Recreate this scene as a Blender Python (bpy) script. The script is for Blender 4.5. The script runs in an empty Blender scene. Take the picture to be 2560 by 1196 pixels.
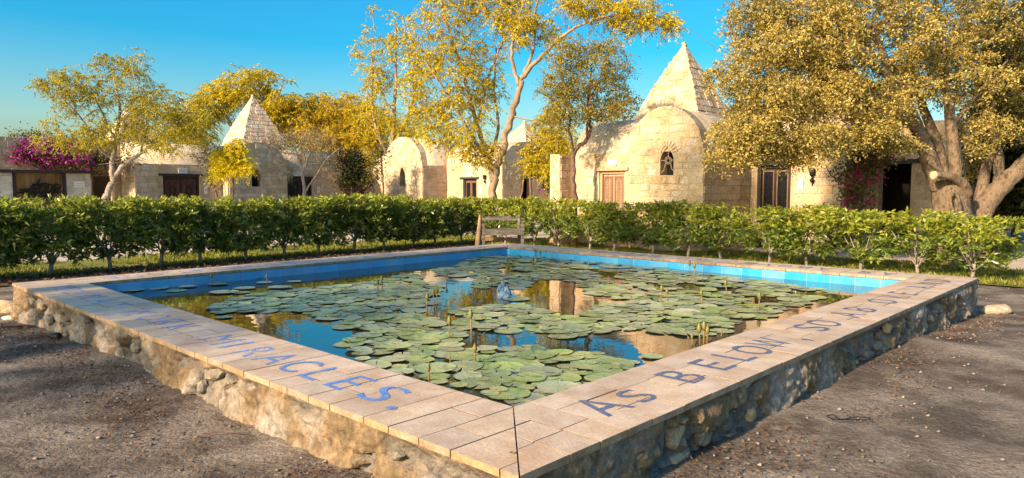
import bpy, bmesh, math, random
import numpy as np
from mathutils import Vector, Matrix
from mathutils.geometry import tessellate_polygon

scene = bpy.context.scene
COL = scene.collection
R = math.radians
random.seed(7)
rng = np.random.default_rng(11)

# ------------------------------------------------------------------ camera
CAM_Z, F_PX, CX, CY, PITCH = 1.5, 1774.0, 1280.0, 598.0, 0.0718
cam = bpy.data.cameras.new('camera')
cam.sensor_width = 36.0
cam.lens = F_PX / 2560.0 * 36.0
cam.clip_start, cam.clip_end = 0.05, 2000.0
cam_o = bpy.data.objects.new('camera', cam)
COL.objects.link(cam_o)
cam_o.location = (0, 0, CAM_Z)
cam_o.rotation_euler = (math.pi / 2 - PITCH, 0, 0)
scene.camera = cam_o

# ------------------------------------------------------------------ light
SUN_AZ = (0.70, 0.714)          # horizontal direction the light travels
SUN_EL = 25.0
SKY_STRENGTH = 0.125
SUN_STRENGTH = 5.0
EXPOSURE = 0.94
world = bpy.data.worlds.new('World')
scene.world = world
world.use_nodes = True
wn, wl = world.node_tree.nodes, world.node_tree.links
bg = wn['Background']
sky = wn.new('ShaderNodeTexSky')
sky.sky_type = 'NISHITA'
sky.sun_disc = False
sky.sun_elevation = R(SUN_EL)
sky.sun_rotation = math.atan2(-SUN_AZ[0], -SUN_AZ[1])
sky.air_density, sky.dust_density, sky.ozone_density = 1.15, 2.6, 3.5
tint = wn.new('ShaderNodeMix')
tint.data_type, tint.blend_type = 'RGBA', 'MULTIPLY'
tint.inputs[0].default_value = 1.0
tint.inputs[7].default_value = (0.94, 1.06, 1.05, 1)
hs = wn.new('ShaderNodeHueSaturation')
hs.inputs['Saturation'].default_value = 1.7
wl.new(sky.outputs[0], tint.inputs[6])
wl.new(tint.outputs[2], hs.inputs['Color'])
wl.new(hs.outputs[0], bg.inputs[0])
bg.inputs[1].default_value = SKY_STRENGTH

sun = bpy.data.lights.new('sun', 'SUN')
sun.energy, sun.angle, sun.color = SUN_STRENGTH, R(2.0), (1.0, 0.83, 0.60)
sun_o = bpy.data.objects.new('sun', sun)
COL.objects.link(sun_o)
sun_o.location = (-30, -20, 20)
sun_o.rotation_euler = Vector((SUN_AZ[0], SUN_AZ[1], -math.tan(R(SUN_EL)) * math.hypot(*SUN_AZ))).to_track_quat('-Z', 'Y').to_euler()

vs = scene.view_settings
vs.view_transform, vs.look, vs.exposure, vs.gamma = 'Standard', 'None', EXPOSURE, 1.0
vs.use_curve_mapping = False
vs.use_white_balance = True
vs.white_balance_temperature, vs.white_balance_tint = 7500, 20
scene.cycles.max_bounces = 8
scene.cycles.transparent_max_bounces = 12

# ------------------------------------------------------------------ helpers
def at(px, py, Y):
    """point at world depth Y that the photograph shows at pixel px, py"""
    u, v = (px - CX) / F_PX, (CY - py) / F_PX
    c, s = math.cos(PITCH), math.sin(PITCH)
    d = Vector((u, v * s + c, v * c - s))
    return Vector((0, 0, CAM_Z)) + d * (Y / d.y)

def on_plane(px, py, z):
    u, v = (px - CX) / F_PX, (CY - py) / F_PX
    c, s = math.cos(PITCH), math.sin(PITCH)
    d = Vector((u, v * s + c, v * c - s))
    return Vector((0, 0, CAM_Z)) + d * ((z - CAM_Z) / d.z)

def tag(o, label=None, cat=None, group=None, kind=None):
    if label: o['label'] = label
    if cat: o['category'] = cat
    if group: o['group'] = group
    if kind: o['kind'] = kind
    return o

def empty(name, loc=(0, 0, 0), rz=0.0):
    o = bpy.data.objects.new(name, None)
    o.empty_display_size = 0.2
    COL.objects.link(o)
    o.location = loc
    o.rotation_euler = (0, 0, rz)
    return o

def link(name, me, parent=None, m=None):
    o = bpy.data.objects.new(name, me)
    COL.objects.link(o)
    if parent is not None: o.parent = parent
    if m is not None and not me.materials: me.materials.append(m)
    return o

def mesh(verts, faces, m=None, smooth=False, fix=False):
    me = bpy.data.meshes.new('mesh')
    me.from_pydata([tuple(v) for v in verts], [], [tuple(f) for f in faces])
    if fix:
        bm = bmesh.new(); bm.from_mesh(me)
        bmesh.ops.recalc_face_normals(bm, faces=bm.faces)
        bm.to_mesh(me); bm.free()
    if smooth: me.polygons.foreach_set('use_smooth', [True] * len(me.polygons))
    if m is not None: me.materials.append(m)
    me.update()
    return me

def npmesh(V, Q, m=None, smooth=False):
    """V (n,3) array, Q (k,4) or (k,3) int array"""
    V = np.asarray(V, dtype=np.float32); Q = np.asarray(Q, dtype=np.int32)
    me = bpy.data.meshes.new('mesh')
    k, w = Q.shape
    me.vertices.add(len(V)); me.vertices.foreach_set('co', V.ravel())
    me.loops.add(k * w); me.loops.foreach_set('vertex_index', Q.ravel())
    me.polygons.add(k)
    me.polygons.foreach_set('loop_start', np.arange(0, k * w, w, dtype=np.int32))
    me.polygons.foreach_set('loop_total', np.full(k, w, dtype=np.int32))
    if smooth: me.polygons.foreach_set('use_smooth', np.ones(k, dtype=bool))
    if m is not None: me.materials.append(m)
    me.update(calc_edges=True)
    return me

def _hash(ix, iy, iz, seed):
    h = (ix.astype(np.int64) * 73856093) ^ (iy.astype(np.int64) * 19349663) ^ (iz.astype(np.int64) * 83492791) ^ (seed * 2654435761)
    h = (h ^ (h >> 13)) * 1274126177 & 0x7fffffff
    h = (h ^ (h >> 16)) & 0xffff
    return h / 65535.0

def vnoise(P, seed=0):
    P = np.asarray(P, float)
    i = np.floor(P).astype(np.int64); f = P - i
    f = f * f * (3 - 2 * f)
    out = 0
    for dx in (0, 1):
        for dy in (0, 1):
            for dz in (0, 1):
                w = (f[..., 0] if dx else 1 - f[..., 0]) * (f[..., 1] if dy else 1 - f[..., 1]) * (f[..., 2] if dz else 1 - f[..., 2])
                out = out + w * _hash(i[..., 0] + dx, i[..., 1] + dy, i[..., 2] + dz, seed)
    return out

def fbm(P, seed=0, oct=4):
    P = np.asarray(P, float); a, s, t = 0.5, 0, 0
    for k in range(oct):
        s = s + a * vnoise(P * 2 ** k + 17.3 * k, seed + k); t += a; a *= 0.5
    return s / t

def box_vf(x0, x1, y0, y1, z0, z1):
    v = [(x0, y0, z0), (x1, y0, z0), (x1, y1, z0), (x0, y1, z0), (x0, y0, z1), (x1, y0, z1), (x1, y1, z1), (x0, y1, z1)]
    f = [(3, 2, 1, 0), (4, 5, 6, 7), (0, 1, 5, 4), (1, 2, 6, 5), (2, 3, 7, 6), (3, 0, 4, 7)]
    return v, f

class MB:
    """collects shapes that become ONE mesh"""
    def __init__(s): s.v, s.f = [], []
    def add(s, v, f):
        n = len(s.v); s.v += [tuple(p) for p in v]; s.f += [tuple(i + n for i in q) for q in f]; return s
    def box(s, x0, x1, y0, y1, z0, z1, jit=0.0):
        v, f = box_vf(x0, x1, y0, y1, z0, z1)
        if jit: v = [tuple(c + random.uniform(-jit, jit) for c in p) for p in v]
        return s.add(v, f)
    def tube(s, pts, rads, n=6, cap=True):
        v, f = tube_vf(pts, rads, n, cap); return s.add(v, f)
    def build(s, name, m, parent=None, smooth=False, bevel=0.0):
        me = mesh(s.v, s.f, m, smooth)
        o = link(name, me, parent)
        if bevel:
            b = o.modifiers.new('bevel', 'BEVEL'); b.width = bevel; b.segments = 2; b.limit_method = 'ANGLE'
        return o

def tube_vf(pts, rads, n=6, cap=True):
    P = [Vector(p) for p in pts]
    v, f = [], []
    ref = None
    for i, p in enumerate(P):
        t = (P[min(i + 1, len(P) - 1)] - P[max(i - 1, 0)])
        if t.length < 1e-9: t = Vector((0, 0, 1))
        t.normalize()
        if ref is None:
            ref = t.orthogonal().normalized()
        else:
            ref = (ref - t * ref.dot(t))
            ref = ref.normalized() if ref.length > 1e-6 else t.orthogonal().normalized()
        bn = t.cross(ref)
        r = rads[i] if hasattr(rads, '__len__') else rads
        for k in range(n):
            a = 2 * math.pi * k / n
            v.append(tuple(p + (ref * math.cos(a) + bn * math.sin(a)) * r))
    for i in range(len(P) - 1):
        for k in range(n):
            k2 = (k + 1) % n
            f.append((i * n + k, i * n + k2, (i + 1) * n + k2, (i + 1) * n + k))
    if cap:
        f.append(tuple(range(n - 1, -1, -1))); f.append(tuple((len(P) - 1) * n + k for k in range(n)))
    return v, f

def smooth_path(pts, sub=4):
    """Catmull-Rom through tuples of any length"""
    A = np.asarray(pts, float); out = []
    for i in range(len(A) - 1):
        p0, p1, p2, p3 = A[max(i - 1, 0)], A[i], A[i + 1], A[min(i + 2, len(A) - 1)]
        for k in range(sub):
            t = k / sub
            out.append(0.5 * ((2 * p1) + (p2 - p0) * t + (2 * p0 - 5 * p1 + 4 * p2 - p3) * t * t + (3 * p1 - p0 - 3 * p2 + p3) * t ** 3))
    out.append(A[-1])
    return np.array(out)

ORD = ['first', 'second', 'third', 'fourth', 'fifth', 'sixth', 'seventh', 'eighth', 'ninth', 'tenth', 'eleventh', 'twelfth', 'thirteenth',
       'fourteenth', 'fifteenth', 'sixteenth', 'seventeenth', 'eighteenth', 'nineteenth', 'twentieth']

# ------------------------------------------------------------------ materials
def _new(name):
    m = bpy.data.materials.new(name); m.use_nodes = True
    nt = m.node_tree
    return m, nt.nodes, nt.links, nt.nodes['Principled BSDF']

def _noise(n, l, pos, scale, detail=5, rough=0.55, dist=0.0):
    t = n.new('ShaderNodeTexNoise')
    t.inputs['Scale'].default_value = scale; t.inputs['Detail'].default_value = detail
    t.inputs['Roughness'].default_value = rough; t.inputs['Distortion'].default_value = dist
    l.new(pos, t.inputs['Vector'])
    return t.outputs['Fac']

def _ramp(n, l, fac, stops):
    r = n.new('ShaderNodeValToRGB')
    e = r.color_ramp.elements
    while len(e) < len(stops): e.new(0.5)
    for k, (p, c) in enumerate(stops):
        e[k].position = p; e[k].color = (*c, 1)
    l.new(fac, r.inputs[0])
    return r.outputs[0]

def _mix(n, l, fac, a, b, mode='MIX'):
    x = n.new('ShaderNodeMix'); x.data_type = 'RGBA'; x.blend_type = mode
    for sock, val in ((x.inputs[0], fac), (x.inputs[6], a), (x.inputs[7], b)):
        if hasattr(val, 'is_linked'): l.new(val, sock)
        elif isinstance(val, tuple): sock.default_value = (*val, 1) if len(val) == 3 else val
        else: sock.default_value = val
    return x.outputs[2]

def mat(name, c1, c2=None, scale=4.0, lo=0.35, hi=0.65, c3=None, scale3=1.0, lo3=0.5, hi3=0.65, rough=0.85, bump=0.0, bscale=30.0,
        objrand=0.0, spec=0.3, fine=0.0, fscale=60.0, island=0.0, metal=0.0, dist=0.0, stretch=None):
    m, n, l, p = _new(name)
    g = n.new('ShaderNodeNewGeometry'); pos = g.outputs['Position']
    if stretch:
        mp = n.new('ShaderNodeMapping'); mp.inputs['Scale'].default_value = stretch
        l.new(pos, mp.inputs['Vector']); pos = mp.outputs['Vector']
    col = None
    if c2:
        f = _noise(n, l, pos, scale, 6, 0.6, dist)
        col = _ramp(n, l, f, [(lo, c1), (hi, c2)])
    if c3:
        f3 = _noise(n, l, pos, scale3, 5, 0.6, dist)
        mr = n.new('ShaderNodeMapRange'); mr.inputs[1].default_value = lo3; mr.inputs[2].default_value = hi3
        l.new(f3, mr.inputs[0])
        col = _mix(n, l, mr.outputs[0], col if col is not None else c1, c3)
    if fine:
        ff = _noise(n, l, pos, fscale, 3, 0.6)
        mr = n.new('ShaderNodeMapRange'); mr.inputs[1].default_value = 0.3; mr.inputs[2].default_value = 0.7
        mr.inputs[3].default_value = 1 - fine; mr.inputs[4].default_value = 1 + fine
        l.new(ff, mr.inputs[0])
        cc = n.new('ShaderNodeCombineColor')
        for k in range(3): l.new(mr.outputs[0], cc.inputs[k])
        col = _mix(n, l, 1.0, col if col is not None else c1, cc.outputs[0], 'MULTIPLY')
    if objrand or island:
        if objrand:
            src = n.new('ShaderNodeObjectInfo').outputs['Random']; amt = objrand
        else:
            src = g.outputs['Random Per Island']; amt = island
        h = n.new('ShaderNodeHueSaturation')
        mr = n.new('ShaderNodeMapRange'); mr.inputs[3].default_value = 1 - amt; mr.inputs[4].default_value = 1 + amt
        l.new(src, mr.inputs[0]); l.new(mr.outputs[0], h.inputs['Value'])
        w = n.new('ShaderNodeMath'); w.operation = 'MULTIPLY'; w.inputs[1].default_value = 7.31
        fr = n.new('ShaderNodeMath'); fr.operation = 'FRACT'
        l.new(src, w.inputs[0]); l.new(w.outputs[0], fr.inputs[0])
        mr2 = n.new('ShaderNodeMapRange'); mr2.inputs[3].default_value = 1 - amt * 1.2; mr2.inputs[4].default_value = 1 + amt * 0.9
        l.new(fr.outputs[0], mr2.inputs[0]); l.new(mr2.outputs[0], h.inputs['Saturation'])
        if col is not None: l.new(col, h.inputs['Color'])
        else: h.inputs['Color'].default_value = (*c1, 1)
        col = h.outputs[0]
    if col is not None: l.new(col, p.inputs['Base Color'])
    else: p.inputs['Base Color'].default_value = (*c1, 1)
    p.inputs['Roughness'].default_value = rough
    p.inputs['Specular IOR Level'].default_value = spec
    p.inputs['Metallic'].default_value = metal
    if bump:
        b = n.new('ShaderNodeBump'); b.inputs['Strength'].default_value = 1.0; b.inputs['Distance'].default_value = bump
        l.new(_noise(n, l, pos, bscale, 6, 0.65), b.inputs['Height'])
        l.new(b.outputs[0], p.inputs['Normal'])
    return m

def mat_leaf(name, cols, transl=0.4, rough=0.45, gloss=0.25):
    m, n, l, p = _new(name)
    g = n.new('ShaderNodeNewGeometry')
    st = [(k / max(1, len(cols) - 1), c) for k, c in enumerate(cols)]
    col = _ramp(n, l, g.outputs['Random Per Island'], st)
    big = _noise(n, l, g.outputs['Position'], 1.6, 3)
    mr = n.new('ShaderNodeMapRange'); mr.inputs[1].default_value = 0.3; mr.inputs[2].default_value = 0.7
    mr.inputs[3].default_value = 0.72; mr.inputs[4].default_value = 1.22
    l.new(big, mr.inputs[0])
    h = n.new('ShaderNodeHueSaturation'); l.new(col, h.inputs['Color']); l.new(mr.outputs[0], h.inputs['Value'])
    l.new(h.outputs[0], p.inputs['Base Color'])
    p.inputs['Roughness'].default_value = rough
    p.inputs['Specular IOR Level'].default_value = gloss
    tr = n.new('ShaderNodeBsdfTranslucent'); l.new(h.outputs[0], tr.inputs['Color'])
    mx = n.new('ShaderNodeMixShader'); mx.inputs[0].default_value = transl
    l.new(p.outputs[0], mx.inputs[1]); l.new(tr.outputs[0], mx.inputs[2])
    l.new(mx.outputs[0], n['Material Output'].inputs['Surface'])
    return m

def mat_paint(name, c, wear, scale=14.0, c2=None):
    """worn paint: flakes away where the noise is high"""
    m, n, l, p = _new(name)
    g = n.new('ShaderNodeNewGeometry')
    f = _noise(n, l, g.outputs['Position'], scale, 8, 0.7)
    mr = n.new('ShaderNodeMapRange'); mr.inputs[1].default_value = wear; mr.inputs[2].default_value = wear + 0.16
    mr.inputs[3].default_value = 0.0; mr.inputs[4].default_value = 0.92
    l.new(f, mr.inputs[0])
    f2 = _noise(n, l, g.outputs['Position'], 40, 4)
    l.new(_ramp(n, l, f2, [(0.3, c), (0.75, c2 or tuple(min(1, x * 1.5 + 0.03) for x in c))]), p.inputs['Base Color'])
    p.inputs['Roughness'].default_value = 0.7
    t = n.new('ShaderNodeBsdfTransparent')
    mx = n.new('ShaderNodeMixShader')
    l.new(mr.outputs[0], mx.inputs[0]); l.new(p.outputs[0], mx.inputs[1]); l.new(t.outputs[0], mx.inputs[2])
    l.new(mx.outputs[0], n['Material Output'].inputs['Surface'])
    return m

def mat_water():
    m, n, l, p = _new('water')
    p.inputs['Base Color'].default_value = (0.012, 0.018, 0.012, 1)
    p.inputs['Roughness'].default_value = 0.015
    p.inputs['IOR'].default_value = 2.1
    p.inputs['Specular IOR Level'].default_value = 0.5
    g = n.new('ShaderNodeNewGeometry')
    b = n.new('ShaderNodeBump'); b.inputs['Distance'].default_value = 0.0012
    l.new(_noise(n, l, g.outputs['Position'], 5.0, 2), b.inputs['Height'])
    l.new(b.outputs[0], p.inputs['Normal'])
    return m

M = {}
M['ground'] = mat('dry_dirt', (0.085, 0.067, 0.052), (0.27, 0.225, 0.18), 1.7, 0.40, 0.66, c3=(0.06, 0.04, 0.03), scale3=2.0, lo3=0.54, hi3=0.70,
                  rough=0.95, bump=0.03, bscale=22, fine=0.45, fscale=60)
M['path'] = mat('sandy_path', (0.40, 0.33, 0.25), (0.52, 0.45, 0.36), 1.6, rough=0.95, bump=0.01, bscale=30, fine=0.2)
M['soil'] = mat('leaf_soil', (0.07, 0.05, 0.032), (0.16, 0.11, 0.07), 6, rough=0.95, bump=0.03, bscale=30, fine=0.3)
M['lawn'] = mat('lawn_turf', (0.10, 0.12, 0.02), (0.22, 0.23, 0.045), 2.2, rough=0.95, bump=0.03, bscale=60, fine=0.3)
M['blade'] = mat_leaf('grass_blade', [(0.10, 0.14, 0.02), (0.22, 0.25, 0.04), (0.33, 0.29, 0.07)], 0.35)
M['tile'] = mat('coping_tile', (0.41, 0.30, 0.21), (0.57, 0.465, 0.36), 6, 0.3, 0.7, c3=(0.40, 0.26, 0.165), scale3=2.4, lo3=0.52, hi3=0.75,
                rough=0.6, bump=0.003, bscale=60, objrand=0.09, fine=0.15, fscale=90, spec=0.35)
M['tile_edge'] = mat('weathered_tile_edge', (0.26, 0.17, 0.10), (0.40, 0.28, 0.18), 9, rough=0.9, bump=0.004, bscale=60, objrand=0.12, fine=0.2)
M['grout'] = mat('dark_grout', (0.05, 0.035, 0.022), (0.09, 0.06, 0.04), 20, rough=0.95)
M['plaster'] = mat('ochre_mortar', (0.12, 0.085, 0.05), (0.25, 0.175, 0.10), 5.5, 0.34, 0.62, c3=(0.30, 0.265, 0.225), scale3=1.6, lo3=0.5, hi3=0.62,
                   rough=0.95, bump=0.035, bscale=20, fine=0.40, fscale=24)
def _flaked(m):
    # bare grey rubble core wherever the plaster layer is missing
    n, l = m.node_tree.nodes, m.node_tree.links; p = n['Principled BSDF']
    a = n.new('ShaderNodeAttribute'); a.attribute_name = 'flaked'
    pos = n.new('ShaderNodeNewGeometry').outputs['Position']
    core = _ramp(n, l, _noise(n, l, pos, 7, 6, 0.65), [(0.32, (0.075, 0.068, 0.062)), (0.5, (0.19, 0.165, 0.14)), (0.68, (0.30, 0.25, 0.19))])
    l.new(_mix(n, l, a.outputs['Fac'], p.inputs['Base Color'].links[0].from_socket, core), p.inputs['Base Color'])
_flaked(M['plaster'])
M['rubble'] = mat('rubble_stone', (0.10, 0.095, 0.09), (0.26, 0.225, 0.18), 5.0, 0.3, 0.65, c3=(0.40, 0.30, 0.17), scale3=4.0, lo3=0.52, hi3=0.62,
                  rough=0.9, bump=0.015, bscale=35, objrand=0.22, fine=0.25, fscale=50)
M['blue'] = mat('blue_pool_tile', (0.012, 0.28, 0.58), (0.025, 0.38, 0.68), 3, c3=(0.12, 0.36, 0.46), scale3=7, lo3=0.55, hi3=0.75, rough=0.22, objrand=0.10, spec=0.5, fine=0.06)
M['blue_grout'] = mat('pale_blue_grout', (0.30, 0.48, 0.58), rough=0.9)
M['water'] = mat_water()
def mat_pad():
    m = mat('lily_pad', (0.13, 0.235, 0.10), (0.35, 0.385, 0.17), 3.0, 0.3, 0.7, c3=(0.42, 0.33, 0.09), scale3=7, lo3=0.58, hi3=0.72, rough=0.26, objrand=0.32, spec=0.7)
    n, l = m.node_tree.nodes, m.node_tree.links; p = n['Principled BSDF']
    tc = n.new('ShaderNodeTexCoord'); g = n.new('ShaderNodeTexGradient'); g.gradient_type = 'RADIAL'; l.new(tc.outputs['Object'], g.inputs[0])
    def mth(op, a, b=None):
        x = n.new('ShaderNodeMath'); x.operation = op; l.new(a, x.inputs[0])
        if b is not None: x.inputs[1].default_value = b
        return x.outputs[0]
    v = mth('ABSOLUTE', mth('SUBTRACT', mth('FRACT', mth('MULTIPLY', g.outputs['Fac'], 13.0)), 0.5))
    vein = n.new('ShaderNodeMapRange'); vein.inputs[1].default_value = 0.0; vein.inputs[2].default_value = 0.10; vein.inputs[3].default_value = 1.0; vein.inputs[4].default_value = 0.0
    l.new(v, vein.inputs[0])
    ln = n.new('ShaderNodeVectorMath'); ln.operation = 'LENGTH'; l.new(tc.outputs['Object'], ln.inputs[0])
    ctr = n.new('ShaderNodeMapRange'); ctr.inputs[1].default_value = 0.04; ctr.inputs[2].default_value = 0.30; ctr.inputs[3].default_value = 0.75; ctr.inputs[4].default_value = 0.0
    l.new(ln.outputs['Value'], ctr.inputs[0])
    old = p.inputs['Base Color'].links[0].from_socket
    c1 = _mix(n, l, mth('MULTIPLY', vein.outputs[0], 0.30), old, (0.40, 0.42, 0.20))
    l.new(_mix(n, l, ctr.outputs[0], c1, (0.42, 0.42, 0.16)), p.inputs['Base Color'])
    b = n.new('ShaderNodeBump'); b.inputs['Distance'].default_value = 0.006
    pos = n.new('ShaderNodeNewGeometry').outputs['Position']
    add = n.new('ShaderNodeMath'); add.operation = 'ADD'; l.new(mth('MULTIPLY', vein.outputs[0], -0.35), add.inputs[0]); l.new(_noise(n, l, pos, 22, 4), add.inputs[1])
    l.new(add.outputs[0], b.inputs['Height']); l.new(b.outputs[0], p.inputs['Normal'])
    return m
M['pad'] = mat_pad()
M['pad_far'] = mat('lily_pad_mass', (0.13, 0.235, 0.10), (0.35, 0.385, 0.17), 3.0, 0.3, 0.7, c3=(0.42, 0.33, 0.09), scale3=7, lo3=0.58, hi3=0.72,
                   rough=0.26, bump=0.006, bscale=22, island=0.32, spec=0.7)
M['bud'] = mat('lily_bud', (0.10, 0.12, 0.035), (0.21, 0.175, 0.05), 30, rough=0.5)
M['stem'] = mat('lily_stem', (0.20, 0.12, 0.05), (0.26, 0.17, 0.06), 20, rough=0.6)
M['blue_rag'] = mat('faded_blue_paint', (0.05, 0.16, 0.30), (0.16, 0.30, 0.42), 12, c3=(0.30, 0.36, 0.36), scale3=16, rough=0.8, bump=0.01, bscale=40)
M['letter_new'] = mat_paint('blue_grey_paint', (0.06, 0.09, 0.17), 0.50)
M['letter_mid'] = mat_paint('blue_paint', (0.06, 0.17, 0.42), 0.50)
M['letter_old'] = mat_paint('faded_blue_letter', (0.09, 0.21, 0.48), 0.42)
M['stone'] = mat('cream_limestone', (0.48, 0.34, 0.21), (0.68, 0.53, 0.37), 2.6, 0.3, 0.7, c3=(0.38, 0.23, 0.11), scale3=3.6, lo3=0.52, hi3=0.72,
                 rough=0.92, bump=0.035, bscale=18, objrand=0.15, fine=0.28, fscale=26)
M['mortar'] = mat('pale_mortar', (0.44, 0.32, 0.19), (0.58, 0.44, 0.28), 3.0, rough=0.95, bump=0.025, bscale=25, fine=0.2)
M['roof'] = mat('lime_plaster_roof', (0.52, 0.41, 0.28), (0.60, 0.50, 0.37), 2.0, c3=(0.44, 0.34, 0.23), scale3=3.0, rough=0.95, bump=0.02, bscale=18, fine=0.14)
M['white_stone'] = mat('white_washed_stone', (0.50, 0.47, 0.42), (0.64, 0.60, 0.54), 4, c3=(0.42, 0.36, 0.28), scale3=5, rough=0.9, bump=0.02, bscale=25, objrand=0.14)
M['dark_wood'] = mat('dark_wood', (0.022, 0.017, 0.018), (0.045, 0.032, 0.028), 14, rough=0.6, bump=0.003, bscale=40, stretch=(1, 1, 0.15))
M['red_wood'] = mat('red_brown_wood', (0.085, 0.026, 0.020), (0.14, 0.05, 0.035), 14, rough=0.55, bump=0.003, bscale=50, stretch=(1, 1, 0.15))
M['brown_wood'] = mat('brown_wood', (0.16, 0.085, 0.05), (0.24, 0.14, 0.085), 14, rough=0.6, bump=0.003, bscale=50, stretch=(1, 1, 0.15))
M['pale_wood'] = mat('sun_bleached_wood', (0.42, 0.27, 0.16), (0.52, 0.36, 0.23), 14, rough=0.7, bump=0.003, bscale=50, stretch=(1, 1, 0.15))
M['plank'] = mat('plank_wood', (0.15, 0.085, 0.035), (0.27, 0.17, 0.08), 10, rough=0.7, bump=0.004, bscale=40, objrand=0.2, stretch=(1, 1, 0.12))
M['bench_wood'] = mat('weathered_grey_wood', (0.06, 0.054, 0.048), (0.16, 0.143, 0.125), 16, rough=0.85, bump=0.008, bscale=45, fine=0.25, stretch=(0.25, 1, 1))
M['log'] = mat('weathered_log', (0.16, 0.10, 0.06), (0.32, 0.23, 0.15), 12, rough=0.9, bump=0.012, bscale=40, fine=0.3, stretch=(1, 1, 0.2))
M['iron'] = mat('black_iron', (0.02, 0.02, 0.022), rough=0.5, metal=0.6)
M['pale_iron'] = mat('pale_iron_grille', (0.55, 0.38, 0.27), rough=0.6)
M['glass'] = mat('dark_glass', (0.012, 0.014, 0.016), rough=0.06, spec=0.6)
M['dark'] = mat('interior_shade_and_carving', (0.02, 0.016, 0.013), rough=0.95)  # near-black colour painted in for unlit interiors; also the dark kiosk carving
M['white'] = mat('white_enamel', (0.78, 0.77, 0.74), rough=0.45)
M['black'] = mat('black_lettering', (0.02, 0.02, 0.03), rough=0.6)
M['bark'] = mat('pale_bark', (0.22, 0.155, 0.10), (0.40, 0.30, 0.21), 9, c3=(0.22, 0.15, 0.10), scale3=4, rough=0.92, bump=0.02, bscale=26, fine=0.2, stretch=(1, 1, 0.35))
M['bark_grey'] = mat('grey_bark', (0.20, 0.17, 0.14), (0.36, 0.31, 0.26), 12, rough=0.92, bump=0.015, bscale=30, fine=0.25)
M['bark_dark'] = mat('dark_bark', (0.10, 0.06, 0.045), (0.20, 0.13, 0.09), 12, rough=0.92, bump=0.015, bscale=30)
M['bark_big'] = mat('furrowed_bark', (0.12, 0.085, 0.055), (0.30, 0.22, 0.145), 9, c3=(0.085, 0.06, 0.04), scale3=9, lo3=0.52, hi3=0.66, rough=0.95, bump=0.06, bscale=16, fine=0.25, stretch=(1, 1, 0.5))
M['cut'] = mat('cut_wood', (0.62, 0.50, 0.34), (0.50, 0.37, 0.22), 20, rough=0.8)
M['lf_hedge'] = mat_leaf('hedge_leaf', [(0.06, 0.11, 0.016), (0.12, 0.19, 0.03), (0.2, 0.27, 0.045), (0.33, 0.35, 0.075)], 0.35, 0.32, 0.6)
M['lf_hedge_lit_top'] = mat_leaf('hedge_lit_top_leaf', [(0.18, 0.25, 0.03), (0.33, 0.37, 0.045), (0.46, 0.44, 0.07)], 0.42, 0.4, 0.35)  # sunlit tone of the hedge tops put into the leaf colour
M['lf_olive'] = mat_leaf('olive_yellow_leaf', [(0.11, 0.13, 0.018), (0.29, 0.28, 0.03), (0.52, 0.43, 0.035), (0.68, 0.51, 0.04)], 0.5)
M['lf_yellow'] = mat_leaf('yellow_leaf', [(0.2, 0.2, 0.02), (0.48, 0.41, 0.025), (0.74, 0.57, 0.03), (0.84, 0.63, 0.045)], 0.5)
M['lf_bright'] = mat_leaf('bright_yellow_leaf', [(0.5, 0.45, 0.02), (0.78, 0.64, 0.03), (0.86, 0.7, 0.05)], 0.5)
M['lf_orange'] = mat_leaf('orange_yellow_leaf', [(0.26, 0.22, 0.02), (0.56, 0.43, 0.025), (0.74, 0.54, 0.03), (0.66, 0.42, 0.04)], 0.5)
M['lf_gold'] = mat_leaf('golden_olive_leaf', [(0.14, 0.13, 0.04), (0.36, 0.3, 0.075), (0.58, 0.45, 0.12), (0.72, 0.55, 0.19)], 0.42)
M['lf_slim'] = mat_leaf('bronze_olive_leaf', [(0.16, 0.15, 0.03), (0.34, 0.28, 0.045), (0.54, 0.42, 0.06)], 0.45)
M['lf_dark'] = mat_leaf('dark_and_shaded_leaf', [(0.012, 0.02, 0.006), (0.03, 0.038, 0.012), (0.05, 0.05, 0.015)], 0.2, 0.7, 0.1)  # very dark leaf; holds the thicket's deep shade in its colour
M['lf_bush'] = mat_leaf('dull_green_leaf', [(0.06, 0.065, 0.02), (0.13, 0.12, 0.03), (0.24, 0.19, 0.04)], 0.3)
M['lf_grey'] = mat_leaf('grey_dry_leaf', [(0.17, 0.13, 0.09), (0.26, 0.20, 0.10), (0.40, 0.31, 0.06)], 0.3)
M['pod'] = mat_leaf('brown_seed_pod', [(0.10, 0.045, 0.025), (0.18, 0.08, 0.04)], 0.1)
M['bract'] = mat_leaf('magenta_bract', [(0.28, 0.012, 0.22), (0.44, 0.022, 0.32), (0.56, 0.05, 0.40)], 0.45)
M['bract_red'] = mat_leaf('crimson_bract', [(0.5, 0.015, 0.12), (0.72, 0.03, 0.22)], 0.4)
M['litter'] = mat_leaf('dry_litter', [(0.085, 0.032, 0.02), (0.12, 0.055, 0.034), (0.17, 0.125, 0.085), (0.09, 0.065, 0.045)], 0.1, 0.8, 0.1)
M['pebble'] = mat('pebble', (0.13, 0.11, 0.09), (0.26, 0.225, 0.19), 8, rough=0.9, island=0.3)

# ------------------------------------------------------------------ pool frame
PHI = 0.811674
AX = np.array([math.cos(PHI), math.sin(PHI)]); BX = np.array([-math.sin(PHI), math.cos(PHI)])
PN = np.array([0.027, 2.533]); L1, L2, WC = 7.86, 7.64, 0.567
ZC, ZW = 0.45, 0.315

def to_pool(p):
    d = np.array([p[0], p[1]]) - PN
    return float(d @ AX), float(d @ BX)

def from_pool(u, v): return PN + AX * u + BX * v

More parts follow.
